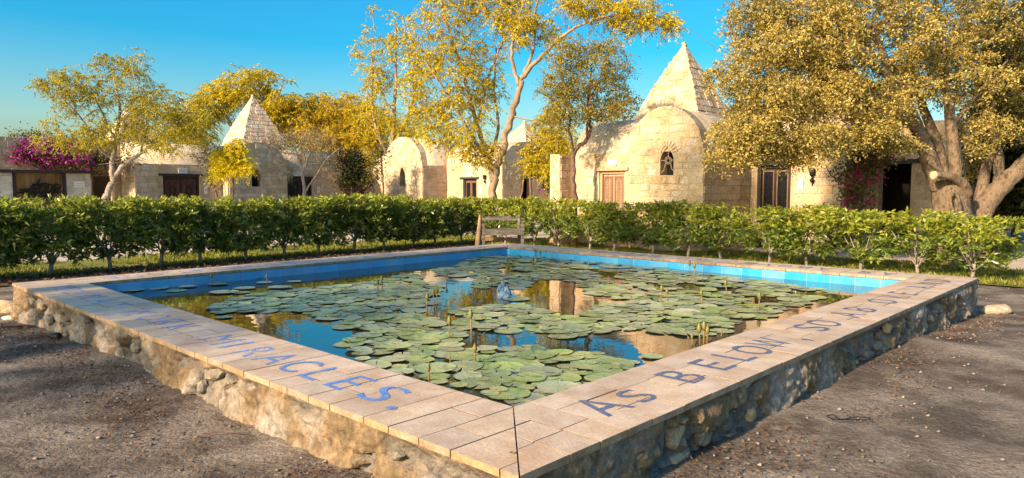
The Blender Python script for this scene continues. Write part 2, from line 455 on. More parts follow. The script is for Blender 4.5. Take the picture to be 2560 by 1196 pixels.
# ------------------------------------------------------------------ ground
def ground_h(x, y):
    # the dirt is trodden up against the near half of the pond
    t = np.clip((8.6 - np.asarray(y, float)) / 2.8, 0, 1); t = t * t * (3 - 2 * t)
    return 0.165 * t
def axis(lo, hi, fine, far):
    a = np.arange(lo, hi + 1e-6, fine)
    k = np.geomspace(0.5, far, 14)
    return np.concatenate([lo - k[::-1], a, hi + k])
gx, gy = axis(-8, 8, 0.075, 400), axis(0.8, 13.0, 0.075, 400)
GX, GY = np.meshgrid(gx, gy)
P = np.stack([GX, GY, 0 * GX], -1)
near = np.clip(1.2 - np.maximum(np.abs(GX) - 7, 0) - np.maximum(GY - 12, 0), 0, 1)
GZ = near * ((fbm(P * 0.9, 3, 3) - 0.5) * 0.05 + (fbm(P * 5, 5, 3) - 0.5) * 0.03) - 0.005 + ground_h(GX, GY)
V = np.stack([GX, GY, GZ], -1).reshape(-1, 3)
nx, ny = len(gx), len(gy)
I = (np.arange(ny - 1)[:, None] * nx + np.arange(nx - 1)[None, :]).ravel()
tag(link('ground', npmesh(V, np.stack([I, I + 1, I + nx + 1, I + nx], -1), M['ground'], True)), kind='structure')

def strip(name, pts, z, m):
    o = link(name, mesh([(p[0], p[1], z) for p in pts], [tuple(range(len(pts)))], m)); return tag(o, kind='structure')

HL0, HR0 = np.array([-8.14, 11.7]), np.array([7.58, 11.1])      # hedge lines: left along AX, right along BX
HC = HL0 + AX * 10.38                                            # where they meet
def offs(p, du, dv): return p + AX * du + BX * dv
# lawn runs behind both hedges, path beyond it
strip('path', [offs(HL0, -12, 0), offs(HC, 3, 0), offs(HC, 3, 9), offs(HL0, -12, 16)], 0.004, M['path'])
strip('path', [offs(HR0, 0, -6), offs(HR0, 9, -6), offs(HC, 12, 9), offs(HC, 0, 9)], 0.008, M['path'])
strip('lawn', [offs(HL0, -12, -0.75), offs(HC, 2.2, -0.75), offs(HC, 2.2, 2.6), offs(HL0, -12, 2.6)], 0.012, M['lawn'])
strip('lawn', [offs(HR0, -0.35, -0.8), offs(HR0, 2.4, -0.8), offs(HC, 2.4, -0.4), offs(HC, -0.35, -0.4)], 0.016, M['lawn'])
strip('soil_bed', [offs(HL0, -12, -1.0), offs(HC, -0.6, -1.0), offs(HC, -0.6, 0.15), offs(HL0, -12, 0.15)], 0.020, M['soil'])

def leaves(Pos, Dir, length, width, seed=0, droop=0.0):
    """quads: one folded leaf for each row"""
    n = len(Pos); r = np.random.default_rng(seed)
    D = Dir / (np.linalg.norm(Dir, axis=1, keepdims=True) + 1e-9)
    A = r.normal(size=(n, 3)); S = np.cross(D, A); S /= (np.linalg.norm(S, axis=1, keepdims=True) + 1e-9)
    Ln = (np.asarray(length) * (0.7 + 0.6 * r.random(n)))[:, None]; W = (np.asarray(width) * (0.75 + 0.5 * r.random(n)))[:, None] * 0.5
    mid = Pos + D * Ln * 0.45
    tip = Pos + D * Ln; tip[:, 2] -= droop * Ln[:, 0]
    V = np.stack([Pos, mid + S * W, tip, mid - S * W], 1).reshape(-1, 3)
    return V, np.arange(n * 4).reshape(-1, 4)

def rand_dirs(n, r, up=0.0):
    d = r.normal(size=(n, 3)); d /= np.linalg.norm(d, axis=1, keepdims=True); d[:, 2] += up
    return d

def grass(name, label, quads, n, h, seed, m='blade'):
    r = np.random.default_rng(seed); Ps = []
    for q in quads:
        q = np.array(q); a, b = r.random((n, 1)), r.random((n, 1))
        Ps.append((q[0] * (1 - a) + q[1] * a) * (1 - b) + (q[3] * (1 - a) + q[2] * a) * b)
    p2 = np.concatenate(Ps); keep = fbm(np.c_[p2 * 1.1, 0 * p2[:, 0]], 9, 3) > 0.42
    p2 = p2[keep]; P3 = np.c_[p2, np.full(len(p2), 0.012)]
    D = r.normal(size=(len(P3), 3)) * 0.45; D[:, 2] = 1
    V, Q = leaves(P3, D, h, 0.022, seed)
    return tag(link(name, npmesh(V, Q, M[m])), label, 'grass', kind='stuff')
grass('lawn_grass', 'sunlit short grass between the hedge and the sandy path',
      [[offs(HL0, -3, -0.1), offs(HC, 1.5, -0.1), offs(HC, 1.5, 2.55), offs(HL0, -3, 2.55)], [offs(HR0, -0.3, -0.6), offs(HR0, 2.35, -0.6), offs(HC, 2.35, -0.4), offs(HC, -0.3, -0.4)]],
      26000, 0.075, 21)

# ------------------------------------------------------------------ pool
pool = empty('garden_pool', (PN[0], PN[1], 0), PHI)
tag(pool, 'square raised pond with rubble stone walls, lettered tile coping and blue inner tiles', 'pond')
ARMS = [((0, 0), (1, 0), (0, 1), L1), ((L1, 0), (0, 1), (-1, 0), L2), ((L1, L2), (-1, 0), (0, -1), L1), ((0, L2), (0, -1), (1, 0), L2)]
def arm_pt(i, s, t):
    o, e, n, _ = ARMS[i]; return (o[0] + e[0] * s + n[0] * t, o[1] + e[1] * s + n[1] * t)

def clip_poly(poly, a, b, c):
    """keep a*x+b*y<=c"""
    out = []
    for i in range(len(poly)):
        p, q = poly[i], poly[(i + 1) % len(poly)]
        dp, dq = a * p[0] + b * p[1] - c, a * q[0] + b * q[1] - c
        if dp <= 0: out.append(p)
        if dp * dq < 0:
            t = dp / (dp - dq); out.append((p[0] + (q[0] - p[0]) * t, p[1] + (q[1] - p[1]) * t))
    return out

# outer walls: four eroded mortar faces, one core
def wall_face(i):
    L = ARMS[i][3]; ns, nz = int(L / 0.014), 34
    S, Z = np.meshgrid(np.linspace(0, L, ns), np.linspace(-0.03, ZC - 0.028, nz))
    P = np.stack([S * 1.0 + i * 40, Z, 0 * S], -1)
    low = np.clip((0.38 - Z) / 0.26, 0, 1)
    er = fbm(P * np.array([2.2, 3.5, 1]), 31 + i, 4)
    fl = fbm(P * np.array([2.6, 4.6, 1]), 51 + i, 5) + 0.10 * (low - 0.5)
    fl = np.clip((fl - (0.515, 0.52, 0.52, 0.468)[i]) / 0.018, 0, 1)                      # where the plaster has come away
    rid = 1 - np.abs(2 * fbm(P * np.array([8, 11, 1]), 41 + i, 4) - 1) * 2
    rock = np.floor(fbm(P * np.array([6, 9, 1]), 81 + i, 3) * 9) / 9
    d = 0.004 + (er - 0.5) * 0.07 + (fbm(P * np.array([18, 24, 1]), 45 + i, 3) - 0.5) * 0.045
    d = d * (1 - fl) + fl * (-0.045 + (rid - 0.6) * 0.035 + (rock - 0.5) * 0.09 + (fbm(P * np.array([30, 36, 1]), 46 + i, 2) - 0.5) * 0.03)
    d = d + low ** 3 * 0.03
    top = np.clip((Z - (ZC - 0.09)) / 0.05, 0, 1); fl = fl * (1 - top); d = d * (1 - top) + top * (0.0 + (fbm(P * 9, 61 + i, 2) - 0.5) * 0.012)
    endf = np.clip(np.minimum(S, L - S) / 0.05, 0, 1); d = d * endf
    o, e, n, _ = ARMS[i]
    X = o[0] + e[0] * S - n[0] * d; Y = o[1] + e[1] * S - n[1] * d
    V = np.stack([X, Y, Z], -1).reshape(-1, 3)
    I = (np.arange(nz - 1)[:, None] * ns + np.arange(ns - 1)[None, :]).ravel()
    o = link('mortar_face', npmesh(V, np.stack([I, I + 1, I + ns + 1, I + ns], -1), M['plaster'], False), pool)
    at_ = o.data.attributes.new('flaked', 'FLOAT', 'POINT'); at_.data.foreach_set('value', fl.ravel().astype(np.float32))
for i in range(4): wall_face(i)
core = MB()
for i in range(4):
    L = ARMS[i][3]
    q = [arm_pt(i, 0.10, 0.10), arm_pt(i, L - 0.10, 0.10), arm_pt(i, L - WC - 0.03, WC + 0.008), arm_pt(i, WC + 0.03, WC + 0.008)]
    core.add([(x, y, z) for z in (-0.02, ZC - 0.034) for x, y in q], [(0, 1, 2, 3), (4, 5, 6, 7), (0, 1, 5, 4), (1, 2, 6, 5), (2, 3, 7, 6), (3, 0, 4, 7)])
core.build('wall_core', M['grout'], pool)
bed = MB()
for i in range(4):
    L = ARMS[i][3]
    q = [arm_pt(i, 0.004, 0.004), arm_pt(i, L - 0.004, 0.004), arm_pt(i, L - WC - 0.002, WC + 0.002), arm_pt(i, WC + 0.002, WC + 0.002)]
    q = [arm_pt(i, 0.012, 0.004), arm_pt(i, L - 0.012, 0.004), arm_pt(i, L - WC - 0.008, WC), arm_pt(i, WC + 0.008, WC)]
    bed.add([(x, y, z) for z in (ZC - 0.0335, ZC - 0.0022) for x, y in q], [(0, 1, 2, 3), (4, 5, 6, 7), (0, 1, 5, 4), (1, 2, 6, 5), (2, 3, 7, 6), (3, 0, 4, 7)])
bed.build('grout_bed', M['grout'], pool)

# rubble stones showing in the two near faces
def rock_mesh(seed, m, sub=1, flat=1.0):
    bm = bmesh.new(); bmesh.ops.create_icosphere(bm, subdivisions=sub, radius=1.0)
    V = np.array([v.co[:] for v in bm.verts])
    k = 0.62 + 0.76 * fbm(V * 1.1 + seed * 7.1, seed, 2)
    sq = np.sign(V) * np.abs(V) ** 0.75 if sub < 4 else V
    for v, q, s in zip(bm.verts, sq, k): v.co = Vector(q * s)
    me = bpy.data.meshes.new('rock'); bm.to_mesh(me); bm.free(); me.materials.append(m)
    me.polygons.foreach_set('use_smooth', [True] * len(me.polygons))
    return me
def chip_mesh(seed, m):
    # angular, nearly flat stone face: an uneven polygon with a broken surface
    r = random.Random(seed); n = r.choice((7, 8, 9)); v = []
    rad = [r.uniform(0.6, 1.1) for _ in range(n)]
    for d, q in ((1.0, 1.05), (-0.25, 1.0), (-0.9, 0.72)):
        for k in range(n):
            a = 6.283 * k / n + r.uniform(-0.12, 0.12)
            v.append((math.cos(a) * rad[k] * q, d + r.uniform(-0.3, 0.3) * (d < 0), math.sin(a) * rad[k] * q))
    v.append((r.uniform(-0.2, 0.2), -1.0, r.uniform(-0.2, 0.2)))
    f = [(b + k, b + (k + 1) % n, b + n + (k + 1) % n, b + n + k) for b in (0, n) for k in range(n)] + [(2 * n + k, 2 * n + (k + 1) % n, 3 * n) for k in range(n)]
    return mesh(v, f, m, False, True)
ROCKS = [chip_mesh(s, M['rubble']) for s in range(14)]
PEB = [rock_mesh(s + 20, M['rubble'], 2) for s in range(5)]
def place_stones(i, n):
    L = ARMS[i][3]; done = []
    r = random.Random(90 + i + n); tries = 0
    while len(done) < n and tries < n * 40:
        tries += 1
        s, z = r.uniform(0.08, L - 0.08), r.uniform(0.10, ZC - 0.10)
        w = 0.05 + 0.12 * r.random() ** 1.5; h = min(w * r.uniform(0.4, 0.95), 0.085)
        if any(abs(s - a) < (w + b) * 0.85 and abs(z - c) < (h + d) * 0.85 for a, b, c, d in done): continue
        done.append((s, w, z, h))
        e, nn = ARMS[i][1], ARMS[i][2]
        x, y = arm_pt(i, s, r.uniform(0.018, 0.040))
        o = link('stone', r.choice(ROCKS), pool)
        ex, ey, ez = Vector((e[0], e[1], 0)), Vector((nn[0], nn[1], 0)), Vector((0, 0, 1))
        rot = Matrix((ex, ey, ez)).transposed().to_4x4()
        o.matrix_basis = Matrix.Translation((x, y, z)) @ rot @ Matrix.Rotation(r.uniform(-0.4, 0.4), 4, 'Y') @ Matrix.Diagonal((w, r.uniform(0.018, 0.028), h, 1))
place_stones(0, 60); place_stones(3, 50)
for i in (1, 2):        # the two faces turned away from the camera
    b = MB(); r = random.Random(70 + i)
    for k in range(70):
        s, z = r.uniform(0.1, ARMS[i][3] - 0.1), r.uniform(0.02, 0.34); x, y = arm_pt(i, s, 0.01)
        v, f = box_vf(-0.05, 0.05, -0.05, 0.05, -0.04, 0.04)
        b.add([(x + p[0] * r.uniform(0.7, 1.6), y + p[1] * r.uniform(0.5, 1), z + p[2] * r.uniform(0.7, 1.3)) for p in v], f)
    tag(b.build('rubble_stones', M['rubble'], pool), kind='stuff')

# coping tiles
def prism(poly, z0, z1):
    n = len(poly)
    v = [(x, y, z0) for x, y in poly] + [(x, y, z1) for x, y in poly]
    return v, [tuple(range(n - 1, -1, -1)), tuple(range(n, 2 * n))] + [(k, (k + 1) % n, n + (k + 1) % n, n + k) for k in range(n)]
OV = 0.012
for i in range(4):
    L = ARMS[i][3]; r = random.Random(5 + i); s = -OV; k = 0
    j = 0.0036
    while s < L + OV - 0.02:
        w = r.choice((0.19, 0.2, 0.21, 0.28, 0.3)); s1 = min(s + w, L + OV)
        if L + OV - s1 < 0.1: s1 = L + OV
        k += 1
        cut = (0.19 if k % 2 else 0.375) + r.uniform(-0.02, 0.02)
        rows = [(-OV, cut), (cut, WC + 0.01)]
        if r.random() < 0.16: rows = [(-OV, 0.19), (0.19, 0.38), (0.38, WC + 0.01)]
        for t0, t1 in rows:
            jj = [r.uniform(-0.0015, 0.0015) for _ in range(4)]
            q = [(s + j + jj[0], t0 + j), (s1 - j, t0 + j + jj[1]), (s1 - j + jj[2], t1 - j), (s + j, t1 - j + jj[3])]
            q = clip_poly(q, -1, 1, -0.0045)              # mitre at the start corner: t <= s - gap
            q = clip_poly(q, 1, 1, L - 0.0045) if q else q
            if len(q) < 3: continue
            area = 0.5 * abs(sum(q[a][0] * q[(a + 1) % len(q)][1] - q[(a + 1) % len(q)][0] * q[a][1] for a in range(len(q))))
            if area < 0.0015: continue
            zt = ZC + r.uniform(-0.0012, 0.0012)
            v, f = prism([arm_pt(i, a, b) for a, b in q], ZC - 0.032, zt)
            o = link('coping_tile', mesh(v, f, M['tile'], fix=True), pool)
            o.data.materials.append(M['tile_edge'])
            for pl in o.data.polygons: pl.material_index = 0 if pl.normal.z > 0.5 else 1
        s = s1

# blue tiles inside
inner = WC + 0.012
for i in range(4):
    L = ARMS[i][3]; s = inner; k = 0
    g0, g1 = arm_pt(i, inner, inner + 0.0), arm_pt(i, L - inner, inner + 0.0)
    while s < L - inner - 0.03:
        s1 = min(s + 0.292, L - inner)
        a, b, c, d = arm_pt(i, s + 0.003, inner), arm_pt(i, s1 - 0.003, inner), arm_pt(i, s1 - 0.003, inner + 0.012), arm_pt(i, s + 0.003, inner + 0.012)
        v, f = prism([a, b, c, d], 0.12, ZC - 0.036)
        link('blue_tile', mesh(v, f, M['blue'], fix=True), pool)
        s = s1
gb = MB()
for i in range(4):
    L = ARMS[i][3]
    a, b, c, d = arm_pt(i, WC, WC - 0.02), arm_pt(i, L - WC, WC - 0.02), arm_pt(i, L - inner, inner + 0.009), arm_pt(i, inner, inner + 0.009)
    v, f = prism([a, b, c, d], 0.10, ZC - 0.040); gb.add(v, f)
gb.build('tile_grout', M['blue_grout'], pool)

# letters painted on the coping
_glyph = {}
def glyph(ch):
    if ch not in _glyph:
        cu = bpy.data.curves.new('g', 'FONT'); cu.body = ch; cu.size = 1.0; cu.resolution_u = 4
        o = bpy.data.objects.new('g', cu); COL.objects.link(o)
        dg = bpy.context.evaluated_depsgraph_get()
        me = bpy.data.meshes.new_from_object(o.evaluated_get(dg))
        co = np.array([v.co[:] for v in me.vertices]) if len(me.vertices) else np.zeros((1, 3))
        fs = [tuple(p.vertices) for p in me.polygons]
        _glyph[ch] = (co, fs)
        bpy.data.objects.remove(o); bpy.data.curves.remove(cu); bpy.data.meshes.remove(me)
    return _glyph[ch]
CAPH = 0.729
def letter(ch, i, s, t, h, wid, m, z=ZC + 0.0024, bold=1.0):
    co, fs = glyph(ch)
    lo, hi = co.min(0), co.max(0)
    sx = wid / max(hi[0] - lo[0], 1e-3) if wid else h / CAPH
    sy = h / CAPH
    v = []
    for p in co:
        x = (p[0] - (lo[0] + hi[0]) / 2) * sx; y = p[1] * sy
        q = arm_pt(i, s + x, t + y); v.append((q[0], q[1], z))
    return link('letter', mesh(v, fs, m), pool)
RIGHT = [('A', 1509, 1018), ('S', 1593, 991), ('B', 1703, 941), ('E', 1773, 911), ('L', 1833, 891), ('O', 1883, 876), ('W', 1945, 861), (',', 1969, 843), ('S', 2019, 819), ('O', 2054, 808),
         ('A', 2116, 787), ('B', 2149, 774), ('O', 2184, 752), ('V', 2219, 742), ('E', 2258, 734), ('A', 2293, 718), ('N', 2318, 709), ('D', 2342, 702)]
for k, (c, px, py) in enumerate(RIGHT):
    u, v = to_pool(on_plane(px, py, ZC))
    small = (k == 1)
    h = 0.21 if small else 0.27
    wd = {'W': 0.27, 'O': 0.22, 'N': 0.2, 'A': 0.22, 'L': 0.15, 'E': 0.16, 'D': 0.2}.get(c, 0.18)
    if k >= 13: wd *= 0.9
    letter(c, 0, u, 0.15 if c != ',' else 0.13, h, wd * (0.85 if small else 1) if c != ',' else 0.05, M['letter_new'])
LEFT = [('S', 960, 985), ('E', 878, 957), ('L', 803, 936), ('C', 748, 916), ('A', 690, 898), ('R', 640, 880), ('I', 598, 862), ('M', 552, 850),
        ('K', 458, 818), ('R', 420, 806), ('O', 380, 795), ('W', 335, 783), ('Y', 290, 764), ('A', 262, 753), ('M', 233, 742), ('U', 185, 731), ('O', 165, 724), ('Y', 143, 718)]
for k, (c, px, py) in enumerate(LEFT):
    u, v = to_pool(on_plane(px, py, ZC))
    wd = {'W': 0.28, 'M': 0.25, 'O': 0.22, 'N': 0.2, 'A': 0.22, 'I': 0.045, 'L': 0.16, 'E': 0.16, 'S': 0.19}.get(c, 0.19)
    letter(c, 3, L2 - v, 0.15, 0.27, wd, M['letter_mid'] if k < 5 else M['letter_old'])
u, v = to_pool(on_plane(997, 1016, ZC)); letter('.', 3, L2 - v, 0.13, 0.35, 0.07, M['letter_mid'])
def spaced(text, i, s0, s1, m):
    n = len(text)
    for k, c in enumerate(text):
        if c != ' ': letter(c, i, s0 + (s1 - s0) * (k + 0.5) / n, 0.15, 0.27, {'I': 0.04, ',': 0.05, '.': 0.05, 'W': 0.24}.get(c, 0.17), m)
spaced('AS ABOVE, SO BELOW.', 1, 0.75, 5.6, M['letter_new'])
spaced('WITH THIS KNOWLEDGE ALONE', 2, 0.8, 7.1, M['letter_old'])
# rusty ring mark on the corner tile
rg = MB(); ringc = to_pool(on_plane(1281, 1134, ZC))
rg.tube([(ringc[0] + 0.011 * math.cos(a), ringc[1] + 0.011 * math.sin(a), ZC + 0.003) for a in np.linspace(0, 6.283, 13)], 0.002, 4, False)
rg.build('ring_mark', M['stem'], pool)

# water
wv = [from_pool(WC - 0.01, WC - 0.01), from_pool(L1 - WC + 0.01, WC - 0.01), from_pool(L1 - WC + 0.01, L2 - WC + 0.01), from_pool(WC - 0.01, L2 - WC + 0.01)]
tag(link('water', mesh([(p[0], p[1], ZW) for p in wv], [(0, 1, 2, 3)], M['water'])), kind='structure')
# ------------------------------------------------------------------ lily pads
def pad_mesh(seed, m, curl=0.0):
    r = random.Random(seed); n = 20; notch = 0.10
    v = [(0.04, 0, 0.0)]; f = []
    rr = [1 + r.uniform(-0.045, 0.045) for _ in range(n + 1)]
    for ring, q in ((0, 0.55), (1, 0.93), (2, 1.0)):
        for k in range(n + 1):
            a = notch + (2 * math.pi - 2 * notch) * k / n
            z = 0.0 if ring == 0 else r.uniform(-0.008, 0.014) + (0.028 if ring == 2 else 0.012)
            x, y = math.cos(a) * q * rr[k], math.sin(a) * q * rr[k]
            if curl: z += curl * max(0.0, math.sin(a) * q - 0.25) ** 1.5
            v.append((x, y, z))
    w = n + 1
    for k in range(n):
        f.append((0, 1 + k, 2 + k))
        for b in (0, 1):
            f.append((1 + b * w + k, 1 + (b + 1) * w + k, 2 + (b + 1) * w + k, 2 + b * w + k))
    return v, f
PADV = [pad_mesh(s, None) for s in range(6)] + [pad_mesh(7, None, 0.35), pad_mesh(8, None, 0.55)]
PADM = [mesh(v, f, M['pad'], True) for v, f in PADV]
MASS = [(900, 905), (1060, 950), (1290, 1012), (1500, 955), (1700, 872), (1900, 797), (2060, 742), (2110, 733), (1900, 702), (1600, 668), (1400, 642), (1300, 634), (1200, 640),
        (1130, 668), (1010, 690), (880, 712), (640, 735), (560, 760), (520, 785), (640, 800), (760, 792), (850, 800), (870, 830), (860, 865)]
def inside(p, poly):
    x, y = p; c = False
    for a in range(len(poly)):
        (x1, y1), (x2, y2) = poly[a], poly[a - 1]
        if (y1 > y) != (y2 > y) and x < (x2 - x1) * (y - y1) / (y2 - y1) + x1: c = not c
    return c
MASSW = [tuple(on_plane(px, py, ZW)[:2]) for px, py in MASS]
def hole(px, py, rx, ry):
    a, b, c, d = (on_plane(px, py, ZW), on_plane(px + rx, py, ZW), on_plane(px, py - ry, ZW), on_plane(px, py + ry, ZW))
    return (a.x, 0.5 * (c.y + d.y), b.x - a.x, 0.5 * abs(c.y - d.y))
HOLES = [hole(*h) for h in [(1395, 745, 95, 46), (1255, 735, 50, 20), (1085, 775, 40, 16), (1190, 850, 40, 22), (1110, 905, 45, 14), (1680, 845, 35, 16), (1640, 880, 32, 12), (1165, 985, 30, 14),
                             (1530, 850, 24, 9), (1750, 868, 30, 20), (1560, 935, 50, 10), (1330, 900, 26, 8), (1450, 990, 25, 10), (2020, 735, 60, 9), (1820, 725, 40, 7), (1640, 715, 30, 6)]]
pr = random.Random(3); pads = []
lo = np.array(MASSW).min(0); hi = np.array(MASSW).max(0)
for k in range(26000):
    x, y = pr.uniform(lo[0], hi[0]), pr.uniform(lo[1], hi[1])
    if not inside((x, y), MASSW): continue
    if any(((x - h[0]) / h[2]) ** 2 + ((y - h[1]) / h[3]) ** 2 < 1 for h in HOLES): continue
    rad = pr.choice((0.055, 0.08, 0.10, 0.115, 0.125, 0.14))
    if float(fbm(np.array([x * 1.5, y * 1.1, 3.0]), 19, 3)) < (0.385 if y > 5.0 else 0.30): continue
    u, v = to_pool((x, y))
    if not (WC + rad * 0.8 < u < L1 - WC - rad * 0.9 and WC + rad * 0.8 < v < L2 - WC - rad * 0.9): continue
    if any((x - a) ** 2 + (y - b) ** 2 < (0.60 * (rad + c)) ** 2 for a, b, c in pads): continue
    pads.append((x, y, rad))
for px, py, wpx in [(330, 727, 60), (395, 722, 50), (440, 728, 50), (470, 718, 44), (420, 712, 40), (545, 712, 50), (640, 695, 44), (610, 722, 56), (700, 720, 60), (660, 708, 40), (560, 732, 70), (600, 733, 50),
                    (735, 705, 36), (1030, 645, 40), (1090, 640, 44), (1150, 632, 30), (960, 662, 40), (660, 760, 60), (610, 775, 50), (560, 795, 44)]:
    p = on_plane(px, py, ZW); pads.append((p.x, p.y, wpx * p.y / F_PX * 0.5 * 1.0))
pads.sort(key=lambda p: p[1])
def pad_zone(x, y):
    u, v = to_pool((x, y))
    if y < 4.6: return 'large green lily pad crowded into the near corner of the pond', 'lily pads in the near corner'
    if v > u + 2.6: return 'pale sky-glossed lily pad floating loose in the left part of the pond', 'lily pads on the left'
    if u > v + 1.6: return 'olive lily pad floating along the pond side by the clean lettering', 'lily pads on the right'
    if y > 8.0: return 'flat lily pad in the far half of the pond', 'lily pads at the far end'
    return 'green lily pad in the dense carpet at the middle of the pond', 'lily pads in the middle'
farV, farF = [], []
for k, (x, y, rad) in enumerate(pads):
    z = ZW + 0.003 + 0.0008 * (k % 9)
    va = pr.choice(range(6)) if (y > 6.5 or pr.random() < 0.90) else pr.choice((6, 7))
    rz = pr.uniform(0, 6.28); tx, ty = pr.uniform(-0.035, 0.035), pr.uniform(-0.035, 0.035)
    Mx = Matrix.Translation((x, y, z)) @ Matrix.Rotation(tx, 4, 'X') @ Matrix.Rotation(ty, 4, 'Y') @ Matrix.Rotation(rz, 4, 'Z') @ Matrix.Diagonal((rad, rad * pr.uniform(0.9, 1.05), rad * 0.9, 1))
    if k < 300:
        o = link('lily_pad', PADM[va]); o.matrix_basis = Mx
        lb, gr = pad_zone(x, y)
        if va >= 6: lb = lb.replace('lily pad', 'curled-edge lily pad'); gr = 'curled ' + gr
        elif rad < 0.07: lb = 'tiny ' + lb.replace('large ', ''); gr = 'tiny ' + gr
        elif rad > 0.135: lb = 'extra wide ' + lb.replace('large ', ''); gr = 'extra wide ' + gr
        tag(o, lb, 'lily pad', gr)
    else:
        v, f = PADV[va]; n = len(farV)
        farV += [tuple(Mx @ Vector(p)) for p in v]; farF += [tuple(i + n for i in q) for q in f]
if farV: tag(link('lily_pads', mesh(farV, farF, M['pad_far'], True)), 'distant carpet of small lily pads toward the far corner of the pond', 'lily pads', kind='stuff')

# buds
def bud(px, ytop, ybase):
    b = on_plane(px, ybase, ZW); t = at(px + random.uniform(-3, 3), ytop, b.y); h = t.z - ZW
    if b.y < 4.6: zone = 'in the crowded near corner'
    elif b.x < -1.5: zone = 'among the loose pads on the left'
    elif b.x > 1.6: zone = 'among the pads toward the clean lettering'
    elif b.y > 9: zone = 'near the far corner of the pond'
    else: zone = 'in the middle of the pond'
    r = empty('water_lily_bud', (b.x, b.y, ZW)); tag(r, 'closed pointed water lily bud on a thin stem ' + zone, 'flower bud', 'lily buds ' + zone)
    lean = (t.x - b.x); bl = min(0.085, h * 0.5); br = bl * 0.23
    MB().tube([(0, 0, -0.02), (lean * 0.4, 0, h * 0.4), (lean, 0, h - bl)], [0.007, 0.006, 0.006], 5).build('stem', M['stem'], r, True)
    pr_ = [0.35, 0.8, 1.0, 0.85, 0.5, 0.08]
    MB().tube([(lean, 0, h - bl + bl * q / 5) for q in range(6)], [br * q for q in pr_], 6).build('bud', M['bud'], r, True)
for a in [(945, 695, 730), (956, 688, 725), (1067, 730, 783), (1086, 720, 770), (1092, 713, 765), (1124, 787, 847), (1179, 770, 856), (1187, 857, 908), (1127, 887, 908), (1117, 680, 708), (1230, 693, 713),
          (1271, 640, 670), (1333, 640, 668), (1338, 645, 673), (1339, 622, 643), (1352, 625, 648), (1471, 655, 675), (1404, 657, 670), (1724, 650, 690), (1737, 655, 701), (1774, 681, 694), (1817, 696, 740),
          (1652, 711, 754), (1669, 718, 754), (1756, 722, 760), (1794, 736, 757), (1882, 743, 760), (1897, 729, 775), (1750, 806, 863), (1760, 799, 863), (1768, 810, 863), (1731, 833, 863), (1804, 824, 840),
          (531, 681, 713), (669, 685, 709), (1073, 905, 955)]: bud(*a)

# blue lump standing in the pool
b = on_plane(1258, 745, ZW); t_ = b.y / F_PX
rag = empty('blue_stone', (b.x, b.y, ZW)); tag(rag, 'craggy faded blue stone standing up out of the water among the pads', 'stone')
for k, (dx, dz, a, sx, sz) in enumerate([(0.0, 0.03, 0.1, 0.085, 0.08), (-0.03, 0.09, 0.5, 0.05, 0.075), (0.035, 0.08, -0.5, 0.045, 0.065), (-0.005, 0.14, 0.2, 0.032, 0.05)]):
    o = link('crag', chip_mesh(500 + k, M['blue_rag']), rag); o.matrix_basis = Matrix.Translation((dx, 0.01 * k, dz)) @ Matrix.Rotation(a, 4, 'Y') @ Matrix.Diagonal((sx, 0.05, sz, 1))

# ------------------------------------------------------------------ bench
bc = at(1253, 600, 16.4); bench = empty('garden_bench', (bc.x, bc.y, 0), 0.05)
tag(bench, 'weathered grey wooden bench at the hedge corner behind the pond', 'bench')
for x, top, lean, m in ((-0.50, 0.87, 0.05, 'log'), (0.44, 0.87, 0.0, 'bench_wood')):
    pts = [(x - lean, 0.28, 0.0), (x - lean * 0.6, 0.28, 0.3), (x, 0.30, 0.6), (x + lean * 0.4, 0.33, top)]
    MB().tube(pts, [0.075 if m == 'log' else 0.05, 0.065 if m == 'log' else 0.045, 0.05, 0.035], 8).build('back_post', M[m], bench, True)
for x in (-0.41, 0.49):
    MB().box(x - 0.035, x + 0.035, -0.06, 0.01, 0, 0.68, 0.006).build('front_leg', M['bench_wood'], bench)
    MB().box(x - 0.04, x + 0.04, -0.03, 0.34, 0.62, 0.66, 0.008).build('armrest', M['bench_wood'], bench)
MB().box(-0.43, 0.52, -0.085, -0.055, 0.42, 0.53, 0.006).build('seat_rail', M['bench_wood'], bench)
for k in range(4):
    MB().box(-0.42, 0.5, -0.05 + k * 0.085, 0.025 + k * 0.085, 0.52, 0.55, 0.006).build('seat_slat', M['bench_wood'], bench)
cr = MB(); n = 16
for k in range(n):
    x0, x1 = -0.44 + 0.88 * k / n, -0.44 + 0.88 * (k + 1) / n
    hz = lambda x: 0.80 + 0.045 * math.cos(x / 0.44 * 1.5) + 0.012 * math.sin(x * 37)
    v = [(x0, 0.30, 0.74), (x1, 0.30, 0.74), (x1, 0.34, 0.74), (x0, 0.34, 0.74), (x0, 0.30, hz(x0)), (x1, 0.30, hz(x1)), (x1, 0.34, hz(x1)), (x0, 0.34, hz(x0))]
    cr.add(v, [(0, 1, 5, 4), (2, 3, 7, 6), (4, 5, 6, 7), (3, 2, 1, 0)])
cr.build('back_rail', M['bench_wood'], bench)
MB().box(-0.45, 0.45, 0.26, 0.30, 0.26, 0.33, 0.006).build('lower_rail', M['brown_wood'], bench)

